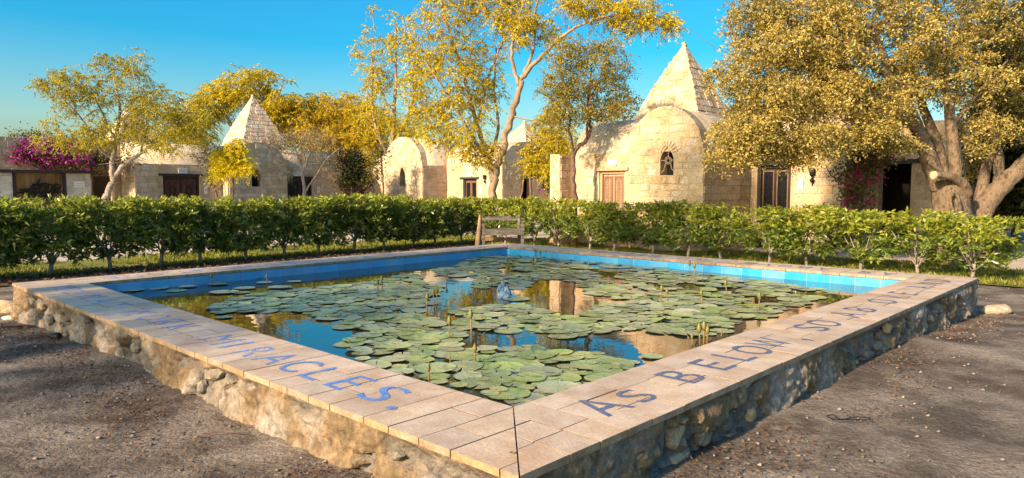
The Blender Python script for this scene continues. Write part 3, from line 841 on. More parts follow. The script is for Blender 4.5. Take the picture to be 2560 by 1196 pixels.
# ------------------------------------------------------------------ hedge
def shrub_parts(seed, loose=0.0, whorls=330):
    r = np.random.default_rng(seed); H = 1.3
    st = MB(); pr = random.Random(seed)
    lean = pr.uniform(-0.06, 0.06)
    st.tube([(0, 0, -0.02), (lean * 0.5, pr.uniform(-.02, .02), 0.2), (lean, 0, 0.42)], [0.035, 0.028, 0.024], 6)
    tips = []
    for k in range(9):
        a = k * 2.4 + pr.uniform(-.4, .4); q = pr.uniform(0.2, 0.4)
        z0 = pr.uniform(0.12, 0.42); e = (lean + math.cos(a) * q, math.sin(a) * q * 0.8, pr.uniform(0.7, 1.15))
        st.tube([(lean * z0 / 0.42, 0, z0), (lean + math.cos(a) * q * 0.5, math.sin(a) * q * 0.4, (z0 + e[2]) * 0.45), e], [0.016, 0.011, 0.005], 4)
    n = whorls
    # whorl centres: shell biased box
    C = r.uniform(-1, 1, (n * 3, 3)); m_ = np.abs(C).max(1); C = C[(m_ > 0.45) | (r.random(len(C)) < 0.35)][:n]
    ctr = np.c_[C[:, 0] * (0.57 if not loose else 0.50) * (1 + 0.12 * r.normal(size=len(C))), C[:, 1] * 0.38 * (1 + 0.15 * r.normal(size=len(C))), (0.80 if loose else 0.77) + C[:, 2] * 0.50]
    taper = np.clip((ctr[:, 2] - (0.08 if loose else -0.05)) / 0.42, 0.5, 1); ctr[:, 0] *= taper; ctr[:, 1] *= taper
    nz = fbm(ctr * 3.2 + seed, seed, 2); ctr = ctr[nz > 0.36 + 0.08 * loose + (0.16 if loose else 0.11) * np.clip((0.62 - ctr[:, 2]) / 0.3, 0, 1)]
    n = len(ctr); K = 10
    out = ctr - np.array([0, 0, 0.65]); out /= np.linalg.norm(out, axis=1, keepdims=True) + 1e-6
    axis_ = out * 0.6 + np.array([0, 0, 0.75]) + r.normal(size=(n, 3)) * 0.25
    axis_ /= np.linalg.norm(axis_, axis=1, keepdims=True)
    Pos = np.repeat(ctr, K, 0) + r.normal(size=(n * K, 3)) * 0.018
    D = np.repeat(axis_, K, 0) * r.uniform(0.1, 1.0, (n * K, 1)) + rand_dirs(n * K, r) * 0.8
    top = np.repeat(ctr[:, 2] > 1.08 - 0.22 * loose, K) & (r.random(n * K) < 0.8)  # upper whorls take the lighter leaf, painting sun onto the hedge top
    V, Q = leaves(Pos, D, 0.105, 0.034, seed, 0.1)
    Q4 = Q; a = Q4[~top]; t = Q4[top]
    def sub(q):
        idx = q.ravel(); return V[idx], np.arange(len(idx)).reshape(-1, 4)
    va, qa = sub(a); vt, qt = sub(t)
    return mesh(st.v, st.f, M['bark_grey'], True), npmesh(va, qa, M['lf_hedge']), npmesh(vt, qt, M['lf_hedge_lit_top'])
DENSE = [shrub_parts(s, 0.0, 640) for s in (101, 102, 103, 104, 105)]
LOOSE = [shrub_parts(s, 1.0, 520) for s in (111, 112, 113, 114, 115)]
def place_shrub(parts, x, y, rz, sx, sz, label, group):
    r = empty('hedge_shrub', (x, y, 0), rz); r.scale = (sx, sx, sz)
    for nm, me in zip(('stems', 'foliage', 'lit_top_leaves'), parts): link(nm, me, r)
    tag(r, label, 'shrub', group)
hr = random.Random(12)
for k in range(15):
    p = HL0 + AX * (9.9 - k * 0.86 + hr.uniform(-0.06, 0.06)) + BX * hr.uniform(-0.08, 0.08)
    place_shrub(DENSE[k % 5], p[0], p[1], PHI + hr.choice((0, math.pi)) + hr.uniform(-0.2, 0.2), hr.uniform(1.04, 1.2), (0.97 + 0.004 * k) * hr.uniform(0.94, 1.04),
                'clipped dark green hedge shrub, %s to the left of the bench' % ORD[k], 'shrubs of the left hedge')
for k in range(14):
    f = 1 - k / 13
    p = HR0 + BX * (0.25 + 11.2 * f + hr.uniform(-0.1, 0.1)) + AX * hr.uniform(-0.1, 0.1)
    place_shrub(LOOSE[k % 5], p[0], p[1], PHI + math.pi / 2 + hr.choice((0, math.pi)) + hr.uniform(-0.25, 0.25), hr.uniform(1.0, 1.18), (0.82 + 0.12 * f) * hr.uniform(0.95, 1.05),
                'sunlit loose hedge shrub, %s to the right of the bench' % ORD[k], 'shrubs of the right hedge')

# ------------------------------------------------------------------ houses
def brick_mesh(seed, m):
    r = random.Random(seed); j = lambda a: r.uniform(-a, a)
    v = []
    for d, q in ((0.5, 1.0), (-0.2, 1.0), (-0.5, 0.86)):
        for sx, sz in ((-1, -1), (1, -1), (1, 1), (-1, 1)):
            v.append((sx * 0.5 * (q if d > -0.5 else 1 - (1 - q) * 0.5) + j(0.018), d + j(0.08) * (d < 0), sz * 0.5 * q + j(0.035)))
    f = []
    for b in (0, 4):
        for k in range(4):
            k2 = (k + 1) % 4; f.append((b + k, b + k2, b + 4 + k2, b + 4 + k))
    f.append((8, 9, 10, 11))
    return mesh(v, f, m, False, True)
BRICK = {k: [brick_mesh(s, M[k]) for s in range(8)] for k in ('stone', 'white_stone')}

class House:
    def __init__(s, name, loc, rz, label, seed, cat='house'):
        s.e = empty(name, (loc[0], loc[1], 0), rz); tag(s.e, label, cat)
        s.r = random.Random(seed); s.bricks = []; s.kind = 'stone'; s.hmin = 0.95
    def panel(s, name, org, ex, inw, poly, holes=(), thick=0.32, m='mortar'):
        """wall sheet in the plane org + p*ex + q*z with openings, thickness along inw"""
        org, ex, inw = Vector(org), Vector(ex), Vector(inw)
        loops = [list(poly)] + [list(h) for h in holes]
        flat = [q for lp in loops for q in lp]
        tris = tessellate_polygon([[Vector((p, q, 0)) for p, q in lp] for lp in loops])
        n = len(flat); v = []
        for d in (0, thick):
            v += [tuple(org + ex * p + Vector((0, 0, q)) + inw * d) for p, q in flat]
        f = [tuple(t) for t in tris] + [tuple(i + n for i in reversed(t)) for t in tris]
        st = 0
        for lp in loops:
            k = len(lp)
            for a in range(k): f.append((st + a, st + (a + 1) % k, n + st + (a + 1) % k, n + st + a))
            st += k
        return link(name, mesh(v, f, M[m]), s.e)
    def brick(s, c, ex, up, inw, w, h, proud):
        ex, up, inw = Vector(ex), Vector(up), Vector(inw)
        rot = Matrix((ex, inw, up)).transposed().to_4x4()
        s.bricks.append((Matrix.Translation(Vector(c) + inw * (0.025 - proud)) @ rot @ Matrix.Diagonal((w, 0.05, h, 1)), c[2]))
    def courses(s, org, ex, inw, p0, p1, q0, q1, holes=(), bounds=None, hh=(0.13, 0.22), ww=(0.18, 0.46), drop=0.12):
        org, ex, inw = Vector(org), Vector(ex), Vector(inw); r = s.r; q = q0
        while q < q1 - 0.06:
            h = min(r.uniform(*hh), q1 - q); qm = q + h * 0.6
            a, b = (p0, p1) if bounds is None else bounds(qm)
            if b - a > 0.12:
                p = a + r.uniform(-0.2, 0)
                while p < b - 0.05:
                    w = r.uniform(*ww); x0, x1 = max(p, a), min(p + w, b); p += w
                    segs = [(x0, x1)]
                    for (h0, h1, g0, g1) in holes:
                        if q + h > g0 + 0.03 and q < g1 - 0.03:
                            ns = []
                            for (c, d) in segs:
                                if d <= h0 or c >= h1: ns.append((c, d)); continue
                                if c < h0: ns.append((c, h0))
                                if d > h1: ns.append((h1, d))
                            segs = ns
                    for c, d in segs:
                        if d - c < 0.08 or r.random() < drop: continue
                        s.brick(org + ex * ((c + d) / 2) + Vector((0, 0, q + h / 2)), ex, (0, 0, 1), inw, d - c - 0.012, h - 0.012, r.uniform(0.002, 0.018))
            q += h
    def vault(s, name, x0, x1, y0, y1, zs, za, along='y', m='roof', n=16, k=1.9, thick=0.0):
        v, f = [], []
        for e in range(2):
            for i in range(n + 1):
                t = -1 + 2 * i / n; z = zs + (za - zs) * (1 - abs(t) ** k) ** (1 / k)
                if along == 'y': v.append((x0 + (x1 - x0) * (t + 1) / 2, (y0, y1)[e], z))
                else: v.append(((x0, x1)[e], y0 + (y1 - y0) * (t + 1) / 2, z))
        for i in range(n): f.append((i, i + 1, n + 2 + i, n + 1 + i))
        f.append(tuple(range(n + 1))); f.append(tuple(range(2 * n + 1, n, -1)))
        o = link(name, mesh(v, f, M[m], False, True), s.e)
        for p in o.data.polygons: p.use_smooth = len(p.vertices) == 4
        return o
    def arch_poly(s, a, b, zs, za, k=1.9, n=16, z0=0.0):
        pts = [(a, z0), (b, z0)]
        for i in range(n + 1):
            t = 1 - 2 * i / n; pts.append((a + (b - a) * (t + 1) / 2, zs + (za - zs) * (1 - abs(t) ** k) ** (1 / k)))
        return pts
    def arch_bounds(s, a, b, zs, za, k=1.9):
        def fn(q):
            if q <= zs: return a, b
            w = max(0.0, 1 - ((q - zs) / (za - zs)) ** k) ** (1 / k); c = (a + b) / 2; hw = (b - a) / 2 * w - 0.03
            return c - hw, c + hw
        return fn
    def pyramid(s, cx, cy, hw, z0, z1, faces, pw=1.38, hh=(0.15, 0.2)):
        v, f = [], []; n = 9
        prof = lambda z: hw * (1 - max(0.0, min(1.0, (z - z0) / (z1 - z0))) ** pw)
        zs = [z0 + (z1 - z0) * i / n for i in range(n + 1)]
        for z in zs:
            w = max(prof(z), 0.03); v += [(cx - w, cy - w, z), (cx + w, cy - w, z), (cx + w, cy + w, z), (cx - w, cy + w, z)]
        for i in range(n):
            for k in range(4): f.append((i * 4 + k, i * 4 + (k + 1) % 4, i * 4 + 4 + (k + 1) % 4, i * 4 + 4 + k))
        f.append((n * 4, n * 4 + 1, n * 4 + 2, n * 4 + 3))
        link('spire', mesh(v, f, M['roof']), s.e)
        kn = link('finial', rock_mesh(5, M['roof'], 1), s.e); kn.matrix_basis = Matrix.Translation((cx, cy, z1)) @ Matrix.Diagonal((0.07, 0.07, 0.09, 1))
        for nx_, ny_ in faces:
            z = z0 + 0.05
            while z < z1 - 0.2:
                h = s.r.uniform(*hh); zm = z + h / 2; w = prof(zm); slope = (prof(zm + 0.02) - prof(zm - 0.02)) / 0.04
                N = Vector((nx_, ny_, 0)); T = Vector((-ny_, nx_, 0)); up = (Vector((0, 0, 1)) + N * slope).normalized(); inw = -(T.cross(up)).normalized()
                if inw.dot(N) > 0: inw = -inw
                p = -w + s.r.uniform(-0.15, 0)
                while p < w - 0.04:
                    bw = s.r.uniform(0.22, 0.4); a, b = max(p, -w - s.r.uniform(-0.02, 0.03)), min(p + bw, w + s.r.uniform(-0.02, 0.03)); p += bw
                    if b - a < 0.07 or s.r.random() < 0.05: continue
                    c = Vector((cx, cy, zm)) + N * w + T * ((a + b) / 2)
                    ex = T if Matrix((T, inw, up)).determinant() > 0 else -T
                    s.brick(c, ex, up, inw, b - a - 0.012, h * math.sqrt(1 + slope ** 2) - 0.012, s.r.uniform(0.003, 0.026))
                z += h
    def finish(s, cap=300):
        hi = [b for b in s.bricks if b[1] > s.hmin]; lo = [b for b in s.bricks if b[1] <= s.hmin]
        s.r.shuffle(hi)
        lo += hi[cap:]; hi = hi[:cap]
        for mx, _ in hi:
            o = link('brick', s.r.choice(BRICK[s.kind]), s.e); o.matrix_basis = mx
        if lo:
            tv, tf = [], []
            for mx, _ in lo:
                me = s.r.choice(BRICK[s.kind]); n = len(tv)
                tv += [tuple(mx @ v.co) for v in me.vertices]; tf += [tuple(i + n for i in p.vertices) for p in me.polygons]
            tag(link('wall_bricks', mesh(tv, tf, M[s.kind]), s.e), kind='stuff')
    def lancet(s, c, w, z0, z1):
        h = w / 2; zs = z0 + (z1 - z0) * 0.55; pts = [(c - h, z0), (c + h, z0)]
        for i in range(7):
            t = i / 6; pts.append((c + h * (1 - t ** 1.7), zs + (z1 - zs) * t))
        for i in range(5, -1, -1):
            t = i / 6; pts.append((c - h * (1 - t ** 1.7), zs + (z1 - zs) * t))
        return pts
    def window(s, org, ex, inw, c, w, z0, z1, grille=False, rays=False):
        org, ex, inw = Vector(org), Vector(ex), Vector(inw)
        pt = lambda p, q, d: tuple(org + ex * p + Vector((0, 0, q)) + inw * d)
        lp = s.lancet(c, w * 1.2, z0 - 0.05, z1 + 0.05)
        win = link('window', mesh([pt(p, q, 0.34) for p, q in lp], [tuple(range(len(lp)))], M['dark']), s.e)  # near-black sheet stands in for the unlit room
        if grille:
            g = MB(); zc = z0 + (z1 - z0) * 0.52
            for rr in (0.085, 0.05): g.tube([pt(c + rr * math.cos(a), zc + rr * math.sin(a), 0.06) for a in np.linspace(0, 6.283, 17)], 0.008, 4, False)
            for q in ([(c + 0.085, zc), (c + w / 2, zc + 0.02)], [(c - 0.085, zc), (c - w / 2, zc)], [(c, zc + 0.085), (c + 0.01, z1)], [(c - 0.06, zc - 0.06), (c - 0.12, z0 + 0.12), (c - w / 2, z0 + 0.06)], [(c + 0.06, zc - 0.06), (c + 0.1, z0 + 0.14), (c + w / 2, z0 + 0.08)]):
                g.tube([pt(p, z, 0.06) for p, z in q], 0.008, 4)
            g.build('grille', M['pale_iron'], win)
        if rays:
            for k in range(9):
                a = R(18 + k * 18); zc = z0 + (z1 - z0) * 0.72; e1, e2 = 0.17, 0.30
                d = Vector((math.cos(a), math.sin(a))); q = Vector((-d.y, d.x)) * 0.022
                pts = [(c + d.x * e1 * 0.9 + q.x, zc + d.y * e1 * 1.25 + q.y), (c + d.x * e1 * 0.9 - q.x, zc + d.y * e1 * 1.25 - q.y), (c + d.x * e2 - q.x * 1.3, zc + d.y * e2 * 1.1 - q.y * 1.3), (c + d.x * e2 + q.x * 1.3, zc + d.y * e2 * 1.1 + q.y * 1.3)]
                v = [pt(p, z, 0.02) for p, z in pts] + [pt(p, z, -0.028) for p, z in pts]
                link('arch_stone', mesh(v, [(4, 5, 6, 7), (0, 1, 5, 4), (1, 2, 6, 5), (2, 3, 7, 6), (3, 0, 4, 7)], M['stone'], fix=True), win)
        return win
    def door(s, org, ex, inw, c, w, h, frame='dark_wood', leafm='dark_wood', panelm='red_wood', glass=False, lintel=0.12, lace=False, back=0.12):
        org, ex, inw = Vector(org), Vector(ex), Vector(inw)
        def bx(mb, p0, p1, q0, q1, d0, d1):
            v, f = box_vf(p0, p1, d0, d1, q0, q1)
            return mb.add([tuple(org + ex * a + inw * b + Vector((0, 0, z))) for a, b, z in v], f)
        fr = MB(); a, b = c - w / 2, c + w / 2; t = 0.07
        bx(fr, a, a + t, 0, h, back - 0.06, back + 0.06); bx(fr, b - t, b, 0, h, back - 0.06, back + 0.06); bx(fr, a + t, b - t, h - t, h, back - 0.06, back + 0.06)
        d = fr.build('door', M[frame], s.e)
        bx(MB(), a - lintel, b + lintel, h + 0.0025, h + 0.085, -0.06, 0.10).build('lintel', M[frame], d)
        for k in range(2):
            l0 = a + t + 0.004 + k * (w / 2 - t + 0.002); l1 = l0 + w / 2 - t - 0.006; st = 0.055
            bx(MB(), l0, l1, 0.02, h - t - 0.004, back, back + 0.04).build('leaf', M[leafm], d)
            bx(MB(), l0 + st, l1 - st, 0.95, h - t - 0.09, back - 0.016, back - 0.002).build('panel', M['glass' if glass else panelm], d)
            bx(MB(), l0 + st, l1 - st, 0.15, 0.86, back - 0.016, back - 0.002).build('panel', M[panelm], d)
            mo = MB()
            for (p0, p1, q0, q1) in ((l0 + st - .03, l0 + st, .92, h - t - .06), (l1 - st, l1 - st + .03, .92, h - t - .06), (l0 + st, l1 - st, h - t - .09, h - t - .06), (l0 + st, l1 - st, .92, .95)):
                bx(mo, p0, p1, q0, q1, back - 0.03, back - 0.003)
            mo.build('moulding', M[panelm], d)
            zc = (0.95 + h - t - 0.09) / 2; xc = (l0 + l1) / 2; hw = (l1 - l0) / 2 - st
            orn = MB(); P3 = lambda p, q: tuple(org + ex * p + inw * (back - 0.022) + Vector((0, 0, q)))
            if glass:
                for q in np.linspace(1.0, h - t - 0.15, 6): orn.tube([P3(xc - hw, q), P3(xc + hw, q)], 0.007, 4)
                orn.tube([P3(xc, 0.95), P3(xc, h - t - 0.1)], 0.008, 4)
                orn.tube([P3(xc + hw * 0.6 * math.cos(a_), h - t - 0.22 + hw * 0.6 * math.sin(a_)) for a_ in np.linspace(0, 6.28, 11)], 0.007, 4, False)
            elif lace:
                for gz in np.arange(1.0, h - t - 0.12, 0.075):
                    for gx_ in (-0.5, 0.5): orn.tube([P3(xc + gx_ * hw + 0.03 * math.cos(a_), gz + 0.034 * math.sin(a_)) for a_ in np.linspace(0, 6.28, 7)], 0.007, 3, False)
            else:
                for rr in (0.10, 0.16): orn.tube([P3(xc + rr * 0.8 * math.cos(a_), zc + rr * 1.4 * math.sin(a_)) for a_ in np.linspace(0, 6.28, 9)], 0.014, 4, False)
                for sg in (-1, 1): orn.tube([P3(xc + sg * 0.04, zc + 0.16), P3(xc + sg * 0.14, zc + 0.36)], 0.012, 4)
            orn.build('carving', M['pale_wood' if lace else 'iron'], d)
        return d
    def w(s, x, y, z): return s.e.matrix_basis @ Vector((x, y, z)) if False else Matrix.Translation(s.e.location) @ Matrix.Rotation(s.e.rotation_euler.z, 4, 'Z') @ Vector((x, y, z))

def text_mesh(name, txt, size, m, parent, x=0, z=0, y=-0.012):
    mb = MB(); cur = 0; items = []
    for ch in txt:
        if ch == ' ': cur += 0.3; continue
        co, fs = glyph(ch); items.append((cur, co, fs)); cur += float(co[:, 0].max()) + 0.08
    for c0, co, fs in items: MB().add([(x + (p[0] + c0 - cur / 2) * size, y, z + (p[1] - CAPH / 2) * size) for p in co], fs).build(name, m, parent)

def number_plate(pos, rz, txt, label, w=0.12, h=0.30):
    e = empty('number_plate', pos, rz); tag(e, label, 'number plate')
    n = 8; poly = [(-w / 2, -h / 2), (w / 2, -h / 2)] + [(w / 2 * math.cos(a), h / 2 - w / 2 + w / 2 * math.sin(a)) for a in np.linspace(0, math.pi, n)]
    k = len(poly)
    v = [(p, -0.002, q) for p, q in poly] + [(p, -0.02, q) for p, q in poly]
    link('plate', mesh(v, [tuple(range(k - 1, -1, -1)), tuple(range(k, 2 * k))] + [(i, (i + 1) % k, k + (i + 1) % k, k + i) for i in range(k)], M['white'], fix=True), e)
    text_mesh('numeral', txt, 0.14 if len(txt) == 1 else 0.10, M['black'], e, 0, 0.0, -0.024)

def name_sign(pos, rz, label, w=0.26, h=0.15, lines=None):
    e = empty('name_sign', pos, rz); tag(e, label, 'sign')
    MB().box(-w / 2, w / 2, -0.02, -0.002, -h / 2, h / 2).build('board', M['white'], e)
    if lines:
        for (txt, size, z) in lines: text_mesh('letter', txt, size, M['black'], e, 0, z, -0.024)
    else:
        st = MB(); r = random.Random(len(label))
        for z in (0.03, -0.035):
            x = -w * 0.38
            while x < w * 0.36:
                q = r.uniform(0.012, 0.03); st.box(x, x + q, -0.023, -0.021, z - 0.012, z + 0.012 * r.uniform(0.4, 1)); x += q + 0.009
        tag(st.build('lettering', M['black'], e), kind='stuff')
    return e

def lantern(pos, rz, label):
    e = empty('wall_lantern', pos, rz); tag(e, label, 'lantern')
    MB().tube([(0, -0.01, -0.2), (0, -0.05, -0.1), (0, -0.07, 0.05)], 0.012, 5).build('bracket', M['iron'], e)
    MB().tube([(0, -0.07, 0.02), (0, -0.07, 0.06), (0, -0.07, 0.15), (0, -0.07, 0.22)], [0.03, 0.055, 0.075, 0.06], 8).build('shade', M['iron'], e, True)
    MB().tube([(0, -0.05, -0.12), (0, -0.05, -0.07), (0, -0.05, -0.02)], [0.03, 0.06, 0.03], 8).build('boss', M['iron'], e, True)

RZR, RZL = PHI - math.pi / 2, PHI
EXx, EYy = (1, 0, 0), (0, 1, 0)
# ---- right house (door 5)
G = (4.34, 16.16)
h = House('stone_cottage', G, RZR, 'sunlit cream stone cottage with two pyramid spires, lancet grille window and number 5 door', 1)
ab = h.arch_bounds(-2.05, 0.0, 2.35, 3.42)
WIN, WD = h.lancet(-0.95, 0.36, 1.80, 2.47), (-2.90, -2.06, 0, 2.0)
h.panel('gable_wall', (0, 0, 0), EXx, EYy, h.arch_poly(-2.05, 0, 2.35, 3.42), [WIN])
h.courses((0, 0, 0), EXx, EYy, -2.05, 0, 0, 3.42, [(-1.17, -0.73, 1.78, 2.52)], ab)
h.window((0, 0, 0), EXx, EYy, -0.95, 0.36, 1.80, 2.47, True, True)
WD = (-2.92, -2.12, 0.0, 1.93)
h.panel('front_wall', (0, 0.004, 0), EXx, EYy, [(-3.75, 0), (-2.92, 0), (-2.92, 1.93), (-2.12, 1.93), (-2.12, 0), (-2.053, 0), (-2.053, 2.37), (-3.75, 2.37)])
h.courses((0, 0.004, 0), EXx, EYy, -3.75, -2.053, 0, 2.36, [(-3.02, -2.04, 0, 2.03)])
h.door((0, 0.004, 0), EXx, EYy, -2.52, 0.8, 1.93, 'pale_wood', 'pale_wood', 'brown_wood', lace=True, lintel=0.1, back=0.10)
h.panel('side_wall', (0, 0.33, 0), EYy, (-1, 0, 0), [(0, 0), (2.08, 0), (2.08, 2.37), (0, 2.37)])
h.courses((0, 0.0, 0), EYy, (-1, 0, 0), 0.02, 2.39, 0, 2.36)
h.panel('door_wall', (0.003, 2.40, 0), EXx, EYy, [(0, 0), (0.18, 0), (0.18, 2.06), (1.02, 2.06), (1.02, 0), (2.25, 0), (2.25, 2.37), (0, 2.37)])
h.courses((0.003, 2.40, 0), EXx, EYy, 0.02, 2.24, 0, 2.36, [(0.10, 1.10, 0, 2.16)])
h.door((0.003, 2.40, 0), EXx, EYy, 0.60, 0.84, 2.06, 'dark_wood', 'dark_wood', 'brown_wood', glass=True, lintel=0.28)
h.panel('end_wall', (2.25, 2.724, 0), EYy, (-1, 0, 0), [(0, 0), (2.5, 0), (2.5, 2.37), (0, 2.37)])
h.courses((2.25, 2.40, 0), EYy, (-1, 0, 0), 0.02, 1.2, 0, 2.36)
h.vault('roof', -2.05, 0.0, 0.05, 2.9, 2.35, 3.39, 'y')
h.vault('roof', -3.75, -0.6, 0.02, 2.6, 2.36, 3.30, 'x')
h.vault('roof', -0.5, 2.25, 2.42, 4.8, 2.355, 3.32, 'x')
h.panel('rear_wall', (0, 4.9, 0), EXx, EYy, [(-3.75, 0), (2.25, 0), (2.25, 2.5), (-3.75, 2.5)])
h.panel('end_wall', (-3.75, 0.34, 0), EYy, (1, 0, 0), [(0, 0), (4.5, 0), (4.5, 2.36), (0, 2.36)])
h.pyramid(-2.30, 3.05, 1.24, 2.4, 5.45, [(0, -1), (1, 0)])
h.pyramid(1.5, 3.7, 1.1, 2.4, 5.1, [(0, -1), (1, 0)])
bt = MB(); bt.box(-4.10, -3.755, -0.55, 0.4, 0, 2.36, 0.012).build('buttress', M['roof'], h.e)
h.courses((0, -0.55, 0), EXx, EYy, -4.09, -3.77, 0, 2.34, ww=(0.2, 0.35)); h.courses((-3.755, -0.55, 0), EYy, (-1, 0, 0), 0.02, 0.53, 0, 2.34, ww=(0.2, 0.4))
h.hmin = 0.9; h.finish()
number_plate(h.w(1.27, 2.385, 1.60), RZR, '5', 'white number plate reading 5 beside the dark double door of the sunlit cottage')
lantern(h.w(1.55, 2.39, 1.75), RZR, 'black iron wall lantern beside the number 5 plate')
name_sign(h.w(-2.50, -0.012, 2.14), RZR, 'small white name sign above the pale carved door of the sunlit cottage')
# wing with the black doorway behind the big tree
h2 = House('stone_wing', G, RZR, 'shaded stone wing with a black doorway behind the big tree', 2)
h2.panel('front_wall', (0, 4.6, 0), EXx, EYy, [(2.255, 0), (2.36, 0), (2.36, 2.1), (3.08, 2.1), (3.08, 0), (5.0, 0), (5.0, 3.1), (2.255, 3.1)])
h2.courses((0, 4.6, 0), EXx, EYy, 2.28, 4.98, 0, 3.05, [(2.27, 3.16, 0, 2.22)])
h2.panel('roof', (2.3, 4.93, 2.98), EXx, EYy, [(0, 0), (2.6, 0), (2.6, 0.1), (0, 0.1)], thick=3.0, m='roof')
MB().box(2.26, 3.3, 4.52, 4.68, 2.103, 2.20).build('lintel', M['dark_wood'], h2.e)
MB().box(2.28, 3.2, 5.6, 5.7, 0, 2.3).build('passage_shade_end', M['dark'], h2.e)  # near-black boxes paint the darkness inside the doorway
MB().box(2.28, 2.35, 4.93, 5.6, 0, 2.3).build('passage_shade_side', M['dark'], h2.e); MB().box(3.09, 3.16, 4.93, 5.6, 0, 2.3).build('passage_shade_side', M['dark'], h2.e); MB().box(2.28, 3.16, 4.93, 5.6, 2.25, 2.32).build('passage_shade_top', M['dark'], h2.e)
h2.finish()

# ---- left house (doors 10 and 9)
h = House('stone_cottage', (-13.0, 28.0), RZL, 'shaded long stone cottage with pointed spire between number 10 and number 9 doors', 3)
h.panel('door_wall', (0, 0, 0), EXx, EYy, [(-1.7, 0), (-0.70, 0), (-0.70, 1.97), (0.70, 1.97), (0.70, 0), (1.62, 0), (1.62, 2.42), (-1.7, 2.42)])
h.courses((0, 0, 0), EXx, EYy, -1.69, 1.60, 0, 2.40, [(-0.8, 0.8, 0, 2.08)], hh=(0.14, 0.24), ww=(0.22, 0.6))
h.door((0, 0, 0), EXx, EYy, 0, 1.4, 1.97, 'dark_wood', 'dark_wood', 'red_wood', lintel=0.16)
h.panel('gable_wall', (0, -0.5, 0), EXx, EYy, h.arch_poly(1.62, 4.26, 2.42, 3.42), [h.lancet(2.86, 0.42, 1.56, 2.31)])
h.courses((0, -0.5, 0), EXx, EYy, 1.62, 4.26, 0, 3.42, [(2.60, 3.12, 1.54, 2.36)], h.arch_bounds(1.62, 4.26, 2.42, 3.42), hh=(0.14, 0.24), ww=(0.22, 0.6))
h.window((0, -0.5, 0), EXx, EYy, 2.86, 0.42, 1.56, 2.31, False, True)
MB().box(1.62, 1.9, -0.178, 0.3, 0, 2.40).build('side_wall', M['mortar'], h.e)
h.panel('door_wall', (0, 0.003, 0), EXx, EYy, [(4.265, 0), (4.45, 0), (4.45, 1.92), (5.75, 1.92), (5.75, 0), (7.2, 0), (7.2, 2.42), (4.265, 2.42)])
h.courses((0, 0.003, 0), EXx, EYy, 4.28, 7.18, 0, 2.40, [(4.36, 5.85, 0, 2.02)], hh=(0.14, 0.24), ww=(0.22, 0.6))
h.door((0, 0.003, 0), EXx, EYy, 5.10, 1.3, 1.92, 'dark_wood', 'dark_wood', 'dark_wood', lintel=0.16)
h.panel('end_wall', (-1.7, 0.33, 0), EYy, (1, 0, 0), [(0, 0), (4, 0), (4, 2.42), (0, 2.42)])
h.courses((-1.7, 0.0, 0), EYy, (1, 0, 0), 0.02, 1.5, 0, 2.40, hh=(0.14, 0.24), ww=(0.22, 0.6))
h.vault('roof', -1.7, 3.0, 0.01, 2.5, 2.41, 3.28, 'x'); h.vault('roof', 1.64, 4.24, -0.45, 2.2, 2.41, 3.38, 'y'); h.vault('roof', 2.8, 7.2, 0.012, 2.5, 2.415, 3.22, 'x')
h.panel('rear_wall', (0, 4.6, 0), EXx, EYy, [(-1.7, 0), (7.2, 0), (7.2, 2.4), (-1.7, 2.4)])
h.pyramid(4.55, 3.0, 1.35, 2.4, 5.75, [(-1, 0), (0, -1)]); h.pyramid(-0.45, 4.0, 1.2, 2.4, 5.0, [(-1, 0), (0, -1)])
h.hmin = 1.0; h.finish()
number_plate(h.w(0.93, -0.02, 1.42), RZL, '10', 'white number plate reading 10 beside the red panelled double door')
lantern(h.w(1.18, -0.02, 1.75), RZL, 'black iron wall lantern half hidden by the dark climber near the red panelled door')
number_plate(h.w(6.05, -0.02, 1.42), RZL, '9', 'white number plate reading 9 beside the dark door behind the twiggy tree')
name_sign(h.w(0.05, -0.02, 2.18), RZL, 'small white name sign above the red panelled number 10 door', 0.34, 0.2)
name_sign(h.w(5.0, -0.02, 2.13), RZL, 'small white name sign above the number 9 door', 0.34, 0.2)
# boundary wall with the dark passage, further left
h = House('courtyard_wall', (-13.0, 28.0), RZL, 'high pale stone courtyard wall with a dark passage at the far left', 4, 'wall')
h.panel('wall', (0, 1.5, 0), EXx, EYy, [(-14, 0), (-2.85, 0), (-2.85, 1.96), (-1.95, 1.96), (-1.95, 0), (-1.71, 0), (-1.71, 3.3), (-14, 3.3)])
h.courses((0, 1.5, 0), EXx, EYy, -8.5, -1.72, 0.8, 3.3, [(-2.95, -1.85, 0, 2.1)], hh=(0.17, 0.27), ww=(0.28, 0.62))
MB().box(-3.1, -1.8, 1.42, 1.6, 1.963, 2.06).build('lintel', M['brown_wood'], h.e)
MB().box(-3.2, -1.72, 2.8, 2.9, 0, 2.4).build('passage_shade_end', M['dark'], h.e)  # near-black box put in for the darkness of the passage
h.finish(200)

